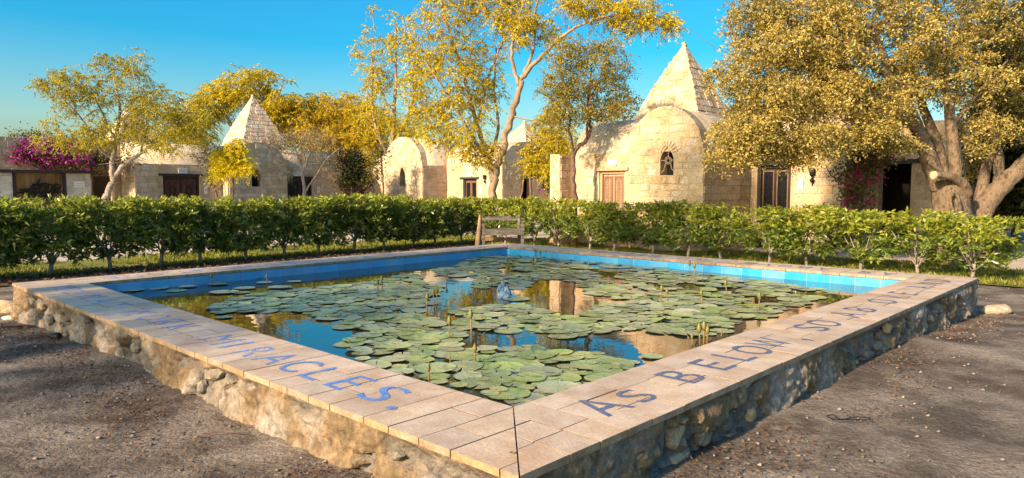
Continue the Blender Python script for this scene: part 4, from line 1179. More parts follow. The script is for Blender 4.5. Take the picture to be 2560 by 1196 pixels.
# ---- centre house at the far corner
h = House('stone_cottage', (-4.03, 32.05), RZR, 'far vaulted stone cottage with a lancet window, beyond the bench and hedge', 5)
h.panel('gable_wall', (0, 0, 0), EXx, EYy, h.arch_poly(-2.9, 0, 2.5, 3.85), [h.lancet(-1.46, 0.42, 1.60, 2.48)])
h.courses((0, 0, 0), EXx, EYy, -2.9, 0, 0, 3.85, [(-1.72, -1.2, 1.58, 2.53)], h.arch_bounds(-2.9, 0, 2.5, 3.85), hh=(0.17, 0.27), ww=(0.28, 0.62))
h.window((0, 0, 0), EXx, EYy, -1.46, 0.42, 1.60, 2.48, False, True)
h.panel('side_wall', (0, 0.33, 0), EYy, (-1, 0, 0), [(0, 0), (1.12, 0), (1.12, 2.52), (0, 2.52)])
h.courses((0, 0, 0), EYy, (-1, 0, 0), 0.02, 1.42, 0, 2.50, hh=(0.17, 0.27), ww=(0.28, 0.62))
h.panel('door_wall', (0.003, 1.44, 0), EXx, EYy, [(0, 0), (1.12, 0), (1.12, 1.90), (2.02, 1.90), (2.02, 0), (3.6, 0), (3.6, 2.52), (0, 2.52)])
h.courses((0.003, 1.44, 0), EXx, EYy, 0.02, 3.58, 0, 2.50, [(1.03, 2.11, 0, 2.0)], hh=(0.17, 0.27), ww=(0.28, 0.62))
h.door((0.003, 1.44, 0), EXx, EYy, 1.57, 0.9, 1.90, 'dark_wood', 'brown_wood', 'brown_wood', glass=True, lintel=0.16)
h.panel('right_wall', (3.6, 1.77, 0), EYy, (-1, 0, 0), [(0, 0), (0.9, 0), (0.9, 2.0), (1.6, 2.0), (1.6, 0), (4.2, 0), (4.2, 2.52), (0, 2.52)])
h.courses((3.6, 1.44, 0), EYy, (-1, 0, 0), 0.02, 4.4, 0, 2.5, [(1.15, 2.0, 0, 2.1)], hh=(0.17, 0.27), ww=(0.28, 0.62))
MB().box(2.9, 3.0, 2.4, 3.7, 0, 2.2).build('passage_shade_end', M['dark'], h.e)  # near-black box painted as the shade behind the opening
h.panel('left_wall', (0, 0.45, 0), EXx, EYy, [(-4.4, 0), (-2.905, 0), (-2.905, 2.4), (-4.4, 2.4)])
h.vault('roof', -2.9, 0, 0.05, 3.0, 2.5, 3.82, 'y'); h.vault('roof', -1.4, 3.6, 1.46, 4.4, 2.51, 3.55, 'x'); h.vault('roof', -4.4, -2.4, 0.47, 2.6, 2.4, 3.2, 'x')
h.pyramid(2.2, 4.4, 1.35, 2.5, 4.6, [(0, -1), (1, 0)])
MB().box(-4.75, -4.41, 0.1, 0.8, 0, 2.4, 0.01).build('buttress', M['roof'], h.e)
h.panel('rear_wall', (0, 5.6, 0), EXx, EYy, [(-4.4, 0), (3.6, 0), (3.6, 2.5), (-4.4, 2.5)])
h.finish()
number_plate(h.w(2.32, 1.42, 1.40), RZR, '7', 'small white number plate beside the door of the far vaulted cottage')
lantern(h.w(2.6, 1.42, 1.85), RZR, 'black wall lantern by the door of the far vaulted cottage')
name_sign(h.w(1.57, 1.42, 2.12), RZR, 'small white name sign above the door of the far vaulted cottage', 0.3, 0.2)

def garden_wall(p, q, hgt, label, seed):
    d = Vector((q[0] - p[0], q[1] - p[1])); w = House('courtyard_wall', p, math.atan2(d.y, d.x), label, seed, 'wall')
    w.panel('wall', (0, 0, 0), EXx, EYy, [(0, 0), (d.length, 0), (d.length, hgt), (0, hgt)])
    w.courses((0, 0, 0), EXx, EYy, 0.02, d.length - 0.02, 0, hgt - 0.02, hh=(0.17, 0.27), ww=(0.28, 0.62)); w.finish(120)
garden_wall((-8.2, 33.6), (-6.6, 36.0), 2.3, 'short stone wall behind the dark bougainvillea right of the number 9 door', 8)
garden_wall((2.2, 34.0), (9.0, 27.0), 2.4, 'stone wall closing the gap behind the slim tree', 9)

# ---- check-in kiosk
h = House('reception_kiosk', (-14.2, 24.0), RZL, 'low white stone reception kiosk with shuttered wooden hatch at the far left', 6, 'kiosk'); h.kind = 'white_stone'
for p0, p1 in ((-0.72, 0.0), (-4.2, -2.2)):
    MB().box(p0, p1, 0.03, 0.85, 0, 1.98).build('pillar', M['white_stone'], h.e)
    h.courses((0, 0.03, 0), EXx, EYy, p0, p1, 0, 1.97, hh=(0.12, 0.3), ww=(0.14, 0.42), drop=0.02)
h.courses((0.0, 0.03, 0), EYy, (-1, 0, 0), 0.02, 0.8, 0, 1.97, hh=(0.12, 0.3), ww=(0.14, 0.42))
MB().box(-4.4, 0.16, -0.18, 1.0, 1.985, 2.07, 0.01).build('roof_slab', M['dark_wood'], h.e)
for p0, p1 in ((-2.19, -2.11), (-0.81, -0.73)): MB().box(p0, p1, 0.0, 0.12, 0, 1.98).build('post', M['dark_wood'], h.e)
p = -2.105
while p < -0.82:
    q = min(p + 0.14, -0.815); MB().box(p, q - 0.008, 0.14, 0.17, 0.9, 1.975).build('plank', M['plank'], h.e); p = q
MB().box(-2.10, -0.815, 0.115, 0.138, 1.32, 1.38).build('rail', M['dark_wood'], h.e)
MB().box(-2.10, -0.815, 0.10, 0.5, 0.0, 0.9).build('counter', M['dark_wood'], h.e)
orn = MB(); rr = random.Random(4)
for k in range(16):
    x0, z0 = rr.uniform(-1.9, -1.0), rr.uniform(1.0, 1.6); x1, z1 = x0 + rr.uniform(-0.3, 0.3), z0 + rr.uniform(-0.15, 0.3)
    orn.tube([(x0, 0.08, z0), ((x0 + x1) / 2 + rr.uniform(-.1, .1), 0.06, (z0 + z1) / 2 + rr.uniform(-.1, .1)), (x1, 0.08, z1)], [0.03, 0.045, 0.015], 5)
for k in range(4): orn.tube([(-1.8 + k * 0.2, 0.08, 1.1), (-1.75 + k * 0.2, 0.05, 1.35), (-1.62 + k * 0.2, 0.08, 1.62), (-1.5 + k * 0.2, 0.08, 1.6)], [0.05, 0.06, 0.04, 0.012], 6)
orn.build('carving', M['dark'], h.e)
h.hmin = 0.8; h.finish()
name_sign(h.w(-0.34, 0.015, 1.62), RZL, 'white check in sign on the kiosk pillar', 0.30, 0.2, [('Check in', 0.062, -0.04), ('\ufedd\ufeee\ufebb\ufeee\ufedf\u0627', 0.06, 0.045)])
# ------------------------------------------------------------------ trees
def grow(limbs, clusters, r, twig=0.011, step=0.22):
    """limbs: arrays (k,4) of x,y,z,rad. Every cluster is joined to the nearest wood by a thin bent twig."""
    mb = MB(); pts = []
    for lb in limbs:
        mb.tube([tuple(p[:3]) for p in lb], [float(p[3]) for p in lb], 8 if lb[0][3] > 0.05 else 5)
        k0 = max(0, int(len(lb) * 0.22)) if lb[0][3] > 0.05 else 0
        pts += [p[:3] for p in lb[k0:]]
    pts = np.array(pts)
    d = np.array([np.min(np.linalg.norm(pts - c, axis=1)) for c in clusters]) if len(clusters) else np.zeros(0)
    tw = MB()
    buf = np.zeros((len(pts) + len(clusters) * 3, 3)); n = len(pts); buf[:n] = pts
    for i in np.argsort(d):
        c = clusters[i]
        v = buf[:n] - c; dist = np.linalg.norm(v, axis=1) + np.maximum(0, v[:, 2]) * 0.8
        j = int(np.argmin(dist)); a = buf[j]; ln = float(np.linalg.norm(c - a))
        if ln < 0.02: continue
        m1 = a * 0.62 + c * 0.38 + r.normal(size=3) * ln * 0.07 + np.array([0, 0, ln * 0.06]); m2 = a * 0.28 + c * 0.72 + r.normal(size=3) * ln * 0.07 + np.array([0, 0, ln * 0.07])
        tk = twig * (0.55 + min(1.6, ln))
        tw.tube([a, m1, m2, c], [tk, tk * 0.75, tk * 0.5, tk * 0.3], 3, False)
        buf[n:n + 3] = (m1, m2, c); n += 3
    return mb, tw

def blob_clusters(blobs, r, seed, gap=0.42, gs=0.9):
    out = []
    for (px, py, Y, rx, ry, dz, n) in blobs:
        c = np.array(at(px, py, Y)); k = Y / F_PX
        q = r.normal(size=(n * 2, 3)); q /= np.linalg.norm(q, axis=1, keepdims=True); q *= r.random((n * 2, 1)) ** (1 / 2.4)
        p = c + q * np.array([rx * k, dz, ry * k])
        p = p[fbm(p * gs, seed, 3) > gap][:n]
        out.append(p)
    return np.concatenate(out)

def foliage(C, kind, r, seed, size=1.0, per=None):
    n = len(C)
    if kind == 'pinnate':                       # drooping feathery leaves
        k, lf = per or 5, 13
        a = r.uniform(0, 6.283, (n, k)); el = r.uniform(-0.7, 0.9, (n, k)); L = r.uniform(0.16, 0.46, (n, k)) * size
        D = np.stack([np.cos(a) * np.cos(el), np.sin(a) * np.cos(el), np.sin(el)], -1)
        t = np.linspace(0.15, 1.0, lf)[None, None, :, None]
        Pp = C[:, None, None, :] + D[:, :, None, :] * L[:, :, None, None] * t + np.array([0, 0, -1]) * (L[:, :, None, None] * 0.5 * t ** 2)
        Pp = Pp.reshape(-1, 3); DD = np.repeat(D.reshape(-1, 3), lf, 0)
        S = np.cross(DD, np.array([0, 0, 1.0])); sg = np.where(np.arange(len(Pp)) % 2 == 0, 1.0, -1.0)[:, None]
        dirs = S * sg * 0.7 + DD * 0.5 + np.array([0, 0, -0.75]) + r.normal(size=Pp.shape) * 0.25
        return leaves(Pp, dirs, 0.070 * size, 0.027 * size, seed)
    if kind == 'small':                         # fine leaves along hanging twigs
        k, lf = per or 4, 8
        D = rand_dirs(n * k, r).reshape(n, k, 3); D[..., 2] = D[..., 2] * 0.5 - 0.15; L = r.uniform(0.14, 0.36, (n, k)) * size
        t = np.linspace(0.1, 1.0, lf)[None, None, :, None]
        Pp = C[:, None, None, :] + D[:, :, None, :] * L[:, :, None, None] * t + np.array([0, 0, -1]) * (L[:, :, None, None] * 0.4 * t ** 2)
        Pp = Pp.reshape(-1, 3) + r.normal(size=(n * k * lf, 3)) * 0.012
        dirs = np.repeat(D.reshape(-1, 3), lf, 0) * 0.5 + rand_dirs(len(Pp), r) * 0.9
        return leaves(Pp, dirs, 0.054 * size, 0.025 * size, seed)
    k = per or 14                                # 'broad'
    Pp = np.repeat(C, k, 0) + r.normal(size=(n * k, 3)) * 0.09 * size
    return leaves(Pp, rand_dirs(n * k, r, -0.2), 0.085 * size, 0.045 * size, seed)

def tree(name, label, limbs, blobs, kind, leafm, barkm, seed, size=1.0, gap=0.42, gs=0.9, per=None, twig=0.011, cat='tree', group=None, extra=None, base=None, flowers=None, wob=0.03):
    r = np.random.default_rng(seed)
    L3 = []
    for lb in limbs:
        P4 = [(*at(px, py, Y), rad) for px, py, Y, rad in lb]
        S = smooth_path(P4, 5)
        S[1:-1, :3] += r.normal(size=(len(S) - 2, 3)) * wob * np.clip(S[1:-1, 3:4] / 0.1, 0.2, 1)
        L3.append(S)
    C = blob_clusters(blobs, r, seed, gap, gs)
    mb, tw = grow(L3, C, r, twig)
    b0 = L3[0][0]
    root = empty(name, (b0[0], b0[1], 0)); off = np.array([b0[0], b0[1], 0])
    # carry the trunk to the ground
    for lb in L3[:1]:
        if b0[2] > 0.02: mb.tube([(b0[0], b0[1], -0.1), (b0[0], b0[1], b0[2] * 0.5), tuple(b0[:3])], [b0[3] * 1.35, b0[3] * 1.1, b0[3]], 8)
    sh = lambda m: [tuple(np.array(p) - off) for p in m.v]
    link('trunk', mesh(sh(mb), mb.f, M[barkm], True), root)
    if tw.v: tag(link('branches', mesh(sh(tw), tw.f, M[barkm], False), root), kind='stuff')
    V, Q = foliage(C, kind, r, seed, size, per)
    link('crown', npmesh(V - off, Q, M[leafm]), root)
    if extra:                                   # seed pods or blossom on some of the clusters
        nm, m_, frac, kd, sz, k_ = extra
        sel = C[r.random(len(C)) < frac]
        V, Q = foliage(sel + r.normal(size=sel.shape) * 0.05, kd, r, seed + 5, sz, k_); link(nm, npmesh(V - off, Q, M[m_]), root)
    tag(root, label, cat, group)
    return root

# main centre tree
T5 = tree('flame_tree', 'tall spreading tree with feathery yellow leaves and pale forked trunk behind the bench',
     [[(1228, 500, 21, 0.1320), (1238, 440, 21, 0.1221), (1256, 380, 21, 0.1089), (1275, 300, 21, 0.0990), (1296, 225, 21, 0.0891), (1310, 190, 21, 0.0726), (1345, 150, 20.8, 0.0594), (1400, 95, 20.5, 0.0462), (1470, 55, 20.3, 0.0330), (1570, 35, 20, 0.0231), (1680, 60, 20, 0.0099)],
      [(1233, 455, 21, 0.1056), (1222, 400, 21.2, 0.0924), (1195, 320, 21.4, 0.0660), (1165, 210, 21.5, 0.0528), (1130, 100, 21.6, 0.0396), (1095, -30, 21.8, 0.0264)],
      [(1222, 400, 21.2, 0.0660), (1180, 340, 21, 0.0462), (1120, 240, 20.7, 0.0330), (1060, 150, 20.5, 0.0198)],
      [(1222, 400, 21.2, 0.0594), (1245, 320, 22, 0.0462), (1235, 230, 22.4, 0.0330), (1240, 120, 22.6, 0.0264)],
      [(1298, 215, 21, 0.0660), (1282, 160, 21, 0.0528), (1284, 90, 21.1, 0.0396), (1320, -20, 21.2, 0.0264)],
      [(1310, 190, 21, 0.0528), (1335, 110, 21.4, 0.0396), (1340, 20, 21.6, 0.0297), (1380, -90, 21.8, 0.0198)],
      [(1195, 300, 21.4, 0.0396), (1230, 170, 21.7, 0.0330), (1270, 80, 22, 0.0231)],
      [(1280, 290, 21, 0.0264), (1340, 300, 20.8, 0.0165), (1400, 260, 20.6, 0.0079)]],
     [(1100, 90, 21.3, 110, 110, 1.2, 139), (1080, 210, 21, 90, 90, 1.1, 116), (1120, 310, 21, 95, 70, 1.0, 116), (1190, 380, 21, 70, 40, 0.8, 62), (1200, 230, 21.8, 80, 100, 1.2, 108), (1230, 60, 22, 100, 90, 1.2, 124),
      (1340, 40, 21.2, 110, 80, 1.2, 147), (1470, 30, 20.4, 110, 55, 0.9, 116), (1590, 40, 20.1, 100, 50, 0.8, 100), (1660, 80, 20, 45, 40, 0.5, 37), (1250, -80, 21.5, 260, 90, 1.8, 186), (1330, 370, 20.8, 40, 30, 0.5, 24), (1150, -60, 21.6, 140, 80, 1.2, 93)],
     'pinnate', 'lf_yellow', 'bark', 201, 1.1, 0.462, 1.3, 4, 0.012, extra=('seed_pods', 'pod', 0.09, 'pinnate', 0.9, 2))
# slim bronze tree
tree('slim_tree', 'slim dark-stemmed tree with fine bronze leaves at the left end of the sunlit cottage',
     [[(1436, 505, 17.6, 0.075), (1432, 440, 17.6, 0.062), (1436, 385, 17.6, 0.055), (1462, 355, 17.6, 0.045), (1476, 320, 17.6, 0.04), (1470, 250, 17.7, 0.03), (1480, 160, 17.8, 0.02)],
      [(1436, 385, 17.6, 0.04), (1425, 330, 17.5, 0.032), (1422, 250, 17.4, 0.025), (1400, 170, 17.3, 0.015)], [(1470, 345, 17.6, 0.035), (1472, 260, 17.4, 0.028), (1510, 170, 17.3, 0.015)], [(1422, 290, 17.4, 0.02), (1380, 250, 17.2, 0.014), (1340, 225, 17, 0.008)]],
     [(1400, 190, 17.4, 75, 75, 0.9, 150), (1500, 160, 17.6, 85, 70, 0.9, 170), (1450, 120, 17.5, 90, 45, 0.8, 110), (1380, 290, 17.3, 60, 50, 0.7, 90), (1520, 240, 17.6, 60, 60, 0.7, 100), (1450, 250, 17.5, 70, 60, 0.8, 110), (1350, 220, 17.2, 40, 50, 0.5, 50)],
     'small', 'lf_slim', 'bark_dark', 202, 1.0, 0.44, 1.6, 4, 0.008)
# yellow understorey shrub by the slim tree
tree('yellow_shrub', 'yellow-leaved young tree left of the slim dark-stemmed tree',
     [[(1412, 505, 20.5, 0.05), (1408, 440, 20.5, 0.04), (1395, 370, 20.5, 0.03), (1385, 300, 20.5, 0.02)], [(1408, 440, 20.5, 0.03), (1420, 370, 20.4, 0.02), (1430, 310, 20.4, 0.012)], [(1408, 470, 20.5, 0.025), (1380, 410, 20.3, 0.018), (1340, 400, 20.2, 0.01)]],
     [(1385, 330, 20.5, 55, 60, 0.7, 80), (1345, 410, 20.2, 45, 35, 0.5, 45), (1420, 400, 20.4, 30, 60, 0.5, 40), (1405, 460, 20.4, 30, 30, 0.5, 25)], 'pinnate', 'lf_yellow', 'bark', 203, 0.95, 0.4, 1.4, 5, 0.008)
# left tree
tree('acacia_tree', 'broad feathery olive-yellow tree with a pale forked trunk beside the kiosk',
     [[(262, 500, 22, 0.1088), (278, 460, 22, 0.0884), (283, 445, 22, 0.0816), (281, 400, 22, 0.0680), (290, 340, 22.1, 0.0544), (300, 270, 22.2, 0.0408), (280, 180, 22.3, 0.0204)],
      [(283, 447, 22, 0.0816), (315, 410, 22, 0.0680), (350, 385, 22, 0.0578), (400, 350, 22, 0.0408), (450, 300, 22, 0.0238), (480, 260, 22, 0.0136)],
      [(281, 400, 22, 0.0476), (245, 365, 21.8, 0.0374), (205, 300, 21.6, 0.0272), (150, 240, 21.5, 0.0170), (105, 205, 21.5, 0.0082)],
      [(288, 350, 22.1, 0.0374), (250, 270, 22.4, 0.0272), (215, 200, 22.6, 0.0170)], [(350, 385, 22, 0.0340), (365, 320, 21.8, 0.0272), (350, 240, 21.6, 0.0170), (330, 170, 21.5, 0.0082)], [(315, 410, 22, 0.0238), (290, 408, 21.6, 0.0136), (245, 412, 21.4, 0.0054)]],
     [(200, 240, 21.8, 90, 70, 1.1, 118), (300, 210, 22.2, 90, 70, 1.1, 125), (200, 330, 21.8, 90, 50, 0.9, 93), (310, 320, 22, 90, 60, 1.0, 118), (400, 280, 22, 80, 60, 1.0, 112), (430, 350, 21.8, 70, 45, 0.8, 75), (470, 290, 22, 60, 60, 0.8, 75), (290, 160, 22.2, 50, 35, 0.6, 30), (110, 210, 21.5, 22, 22, 0.3, 8), (330, 150, 21.5, 30, 30, 0.4, 11), (170, 180, 22.3, 40, 30, 0.5, 17), (120, 350, 21.6, 50, 14, 0.4, 15)],
     'pinnate', 'lf_olive', 'bark_grey', 204, 0.95, 0.46, 1.5, 4, 0.010)
# background trees beyond the roofs
tree('background_tree', 'yellow tree rising behind the spire of the long cottage', [[(600, 480, 39, 0.2), (610, 380, 39, 0.16), (640, 280, 39, 0.1), (650, 190, 39, 0.05)], [(610, 370, 39, 0.12), (560, 280, 39, 0.08), (530, 220, 39, 0.04)], [(620, 330, 39, 0.1), (690, 250, 39, 0.06), (710, 200, 39, 0.03)]],
     [(630, 215, 39, 85, 48, 1.6, 190), (560, 270, 39, 75, 65, 1.6, 170), (690, 240, 39, 55, 60, 1.3, 120), (490, 310, 38, 60, 70, 1.3, 190), (620, 300, 39.5, 100, 55, 1.5, 150), (710, 310, 39.5, 60, 50, 1.5, 90)], 'pinnate', 'lf_yellow', 'bark_grey', 205, 1.7, 0.42, 0.6, 4, 0.02, group=None)
tree('background_tree', 'dense orange-yellow tree behind the number 9 door', [[(840, 480, 40, 0.22), (840, 400, 40, 0.18), (850, 320, 40, 0.1), (850, 250, 40, 0.05)], [(840, 400, 40, 0.14), (770, 320, 40, 0.08), (740, 270, 40, 0.04)], [(840, 390, 40, 0.14), (910, 320, 40, 0.08), (940, 270, 40, 0.04)]],
     [(770, 290, 40, 75, 60, 1.8, 240), (850, 280, 40.5, 95, 55, 1.8, 270), (930, 320, 40, 65, 60, 1.5, 210), (860, 360, 39.5, 105, 50, 1.5, 250), (780, 350, 39.5, 75, 45, 1.4, 170), (900, 400, 39, 60, 35, 1.2, 80), (720, 270, 40, 30, 40, 1, 40)], 'pinnate', 'lf_orange', 'bark_grey', 206, 1.75, 0.38, 0.6, 4, 0.02)
T4 = tree('background_tree', 'tall thin open yellow tree above the far vaulted cottage', [[(965, 480, 37, 0.2), (975, 400, 37, 0.16), (985, 300, 37, 0.11), (990, 180, 37, 0.07), (990, 60, 37, 0.03)], [(975, 400, 37, 0.1), (935, 300, 37, 0.07), (930, 180, 37, 0.05), (935, 60, 37, 0.02)], [(978, 380, 37, 0.1), (1020, 290, 37, 0.07), (1040, 200, 37, 0.05), (1050, 110, 37, 0.03)]],
     [(930, 130, 37, 35, 70, 0.9, 40), (985, 100, 37, 30, 80, 0.9, 44), (960, 220, 37, 60, 60, 1.2, 70), (1030, 180, 37, 40, 80, 1.0, 60), (1000, 300, 37, 60, 50, 1.2, 55), (920, 300, 37, 40, 60, 1.0, 40), (940, 40, 37, 16, 25, 0.4, 9), (890, 130, 37, 14, 12, 0.3, 4), (1040, 330, 37, 60, 30, 1, 40)], 'pinnate', 'lf_yellow', 'bark', 207, 1.55, 0.42, 0.7, 4, 0.018)
tree('background_tree', 'low green trees seen through the gap right of the slim tree', [[(1560, 480, 30, 0.15), (1560, 380, 30, 0.12), (1560, 300, 30, 0.06)]],
     [(1560, 270, 30, 45, 40, 1.2, 70), (1510, 280, 31, 50, 40, 1.2, 60)], 'broad', 'lf_bush', 'bark_dark', 208, 1.5, 0.36, 0.8, 12, 0.02)
tree('background_tree', 'grey-green bushy treetop over the wall at the far left', [[(60, 480, 33, 0.12), (70, 400, 33, 0.1), (75, 350, 33, 0.05)]], [(80, 345, 33, 60, 18, 0.9, 50), (10, 420, 33, 60, 60, 0.8, 20)], 'broad', 'lf_bush', 'bark_dark', 209, 1.5, 0.35, 0.9, 12, 0.015)
# sapling and twiggy tree in front of the long cottage
tree('young_tree', 'bright yellow staked sapling in front of the lancet window of the long cottage', [[(583, 500, 22.6, 0.025), (583, 440, 22.6, 0.022), (580, 400, 22.6, 0.018), (590, 350, 22.6, 0.01)], [(580, 420, 22.6, 0.014), (555, 390, 22.6, 0.01)], [(582, 420, 22.6, 0.012), (615, 390, 22.6, 0.008)]],
     [(575, 400, 22.6, 44, 40, 0.45, 90), (598, 370, 22.6, 24, 26, 0.3, 28), (560, 420, 22.6, 34, 28, 0.4, 46), (612, 420, 22.6, 26, 26, 0.3, 22)], 'pinnate', 'lf_bright', 'bark_dark', 210, 0.9, 0.28, 2.0, 6, 0.006, extra=('seed_pods', 'pod', 0.12, 'pinnate', 0.7, 2))
for px in (563, 573):
    b = at(px, 500, 22.5); st = empty('garden_stake', (b.x, b.y, 0)); MB().tube([(0, 0, -0.1), (0.01, 0, 1.1), (0.05 if px == 573 else -0.02, 0, 2.0)], 0.016, 5).build('pole', M['pale_wood'], st)
    tag(st, 'thin pale stake, the %s of two beside the bright yellow sapling' % ('left' if px == 563 else 'right'), 'stake')
tree('twiggy_tree', 'grey twiggy tree with sparse small leaves before the number 9 door',
     [[(762, 500, 25.5, 0.07), (757, 440, 25.5, 0.055), (752, 415, 25.5, 0.05), (735, 370, 25.5, 0.03), (690, 330, 25.5, 0.015)], [(757, 430, 25.5, 0.04), (775, 385, 25.5, 0.03), (800, 345, 25.5, 0.015)], [(752, 415, 25.5, 0.035), (755, 360, 25.6, 0.025), (770, 320, 25.6, 0.012)],
      [(762, 480, 25.5, 0.035), (790, 440, 25.4, 0.028), (815, 400, 25.3, 0.02), (850, 370, 25.3, 0.01)], [(740, 385, 25.5, 0.022), (690, 380, 25.4, 0.014), (655, 360, 25.3, 0.008)]],
     [(740, 365, 25.5, 70, 40, 0.8, 130), (800, 375, 25.4, 60, 45, 0.8, 130), (690, 345, 25.4, 45, 35, 0.6, 70), (770, 340, 25.6, 60, 25, 0.7, 90), (830, 420, 25.3, 40, 40, 0.5, 50), (700, 420, 25.4, 40, 35, 0.5, 50)], 'small', 'lf_grey', 'bark_grey', 211, 1.0, 0.36, 2.0, 2, 0.010)
tree('climbing_plant', 'dark leafy climber on the wall just right of the number 10 plate', [[(545, 500, 27.3, 0.05), (530, 450, 27.3, 0.04), (520, 400, 27.3, 0.03), (510, 370, 27.3, 0.02)], [(530, 450, 27.3, 0.03), (545, 400, 27.3, 0.02)]],
     [(512, 385, 27.2, 34, 34, 0.4, 50), (530, 440, 27.2, 26, 34, 0.35, 40), (545, 400, 27.2, 18, 24, 0.3, 22)], 'broad', 'lf_bush', 'bark_dark', 212, 1.1, 0.34, 2.0, 10, 0.010, cat='climber')
tree('climbing_plant', 'leafy climber on a dark stem at the left corner of the far vaulted cottage', [[(958, 500, 31, 0.05), (957, 440, 31, 0.04), (952, 390, 31, 0.03), (945, 360, 31, 0.02)]],
     [(940, 420, 31, 26, 30, 0.4, 40), (950, 380, 31, 26, 20, 0.4, 30), (925, 450, 31, 24, 20, 0.4, 26)], 'broad', 'lf_bush', 'bark_dark', 213, 1.25, 0.33, 2.0, 10, 0.012, cat='climber')

# bougainvillea and dark shrubs
def bougain(label, limbs, blobs, seed, leafm='lf_bush', bract='bract', frac=0.4, size=1.15, per=11, bs=1.0):
    return tree('bougainvillea', label, limbs, blobs, 'broad', leafm, 'bark_dark', seed, size, 0.34, 1.3, per, 0.010, 'bougainvillea', extra=('blossom', bract, frac, 'broad', bs, 12))
bougain('purple bougainvillea sprawling over the wall above the kiosk', [[(120, 500, 26.2, 0.06), (110, 420, 26.2, 0.05), (100, 370, 26.2, 0.03)], [(110, 420, 26.2, 0.04), (200, 380, 26.2, 0.03), (280, 380, 26.2, 0.015)]],
        [(70, 398, 25.6, 50, 44, 0.5, 150), (130, 375, 25.6, 70, 30, 0.5, 110), (190, 385, 25.6, 50, 30, 0.5, 50)], 301, frac=0.85, bs=1.3)
bougain('green bougainvillea thicket with few flowers behind the pale forked tree', [[(230, 500, 26.5, 0.06), (230, 420, 26.5, 0.04), (250, 380, 26.5, 0.02)]], [(180, 400, 26.3, 60, 36, 0.5, 90), (255, 400, 26.5, 60, 38, 0.5, 100), (310, 400, 26.8, 30, 36, 0.4, 45)], 302, frac=0.10)
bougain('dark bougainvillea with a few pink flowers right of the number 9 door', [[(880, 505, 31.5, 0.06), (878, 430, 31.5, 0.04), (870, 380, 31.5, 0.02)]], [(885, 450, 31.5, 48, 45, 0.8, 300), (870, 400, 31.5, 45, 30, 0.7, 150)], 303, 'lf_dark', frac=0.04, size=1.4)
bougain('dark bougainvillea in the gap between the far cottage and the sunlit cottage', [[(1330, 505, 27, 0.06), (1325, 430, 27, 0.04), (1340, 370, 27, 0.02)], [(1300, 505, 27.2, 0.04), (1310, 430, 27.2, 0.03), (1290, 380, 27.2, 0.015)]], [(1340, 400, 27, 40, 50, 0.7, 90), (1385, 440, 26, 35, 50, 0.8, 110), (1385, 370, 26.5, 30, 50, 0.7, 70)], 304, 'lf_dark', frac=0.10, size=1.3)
bougain('tangled bougainvillea with crimson flowers on the cottage corner by the black doorway', [[(2140, 540, 14.6, 0.05), (2135, 450, 14.6, 0.04), (2150, 380, 14.6, 0.03), (2170, 310, 14.6, 0.015)], [(2150, 540, 14.6, 0.035), (2165, 440, 14.6, 0.025), (2190, 370, 14.6, 0.012)], [(2135, 470, 14.6, 0.02), (2080, 440, 14.6, 0.012), (2060, 400, 14.6, 0.006)]],
        [(2145, 420, 14.6, 50, 55, 0.4, 130), (2170, 350, 14.6, 50, 45, 0.4, 90), (2200, 390, 14.5, 45, 40, 0.3, 60), (2125, 490, 14.6, 30, 40, 0.3, 50), (2160, 480, 14.6, 35, 40, 0.3, 40)], 305, 'lf_bush', 'bract_red', 0.24, 0.85, 9, 0.8)

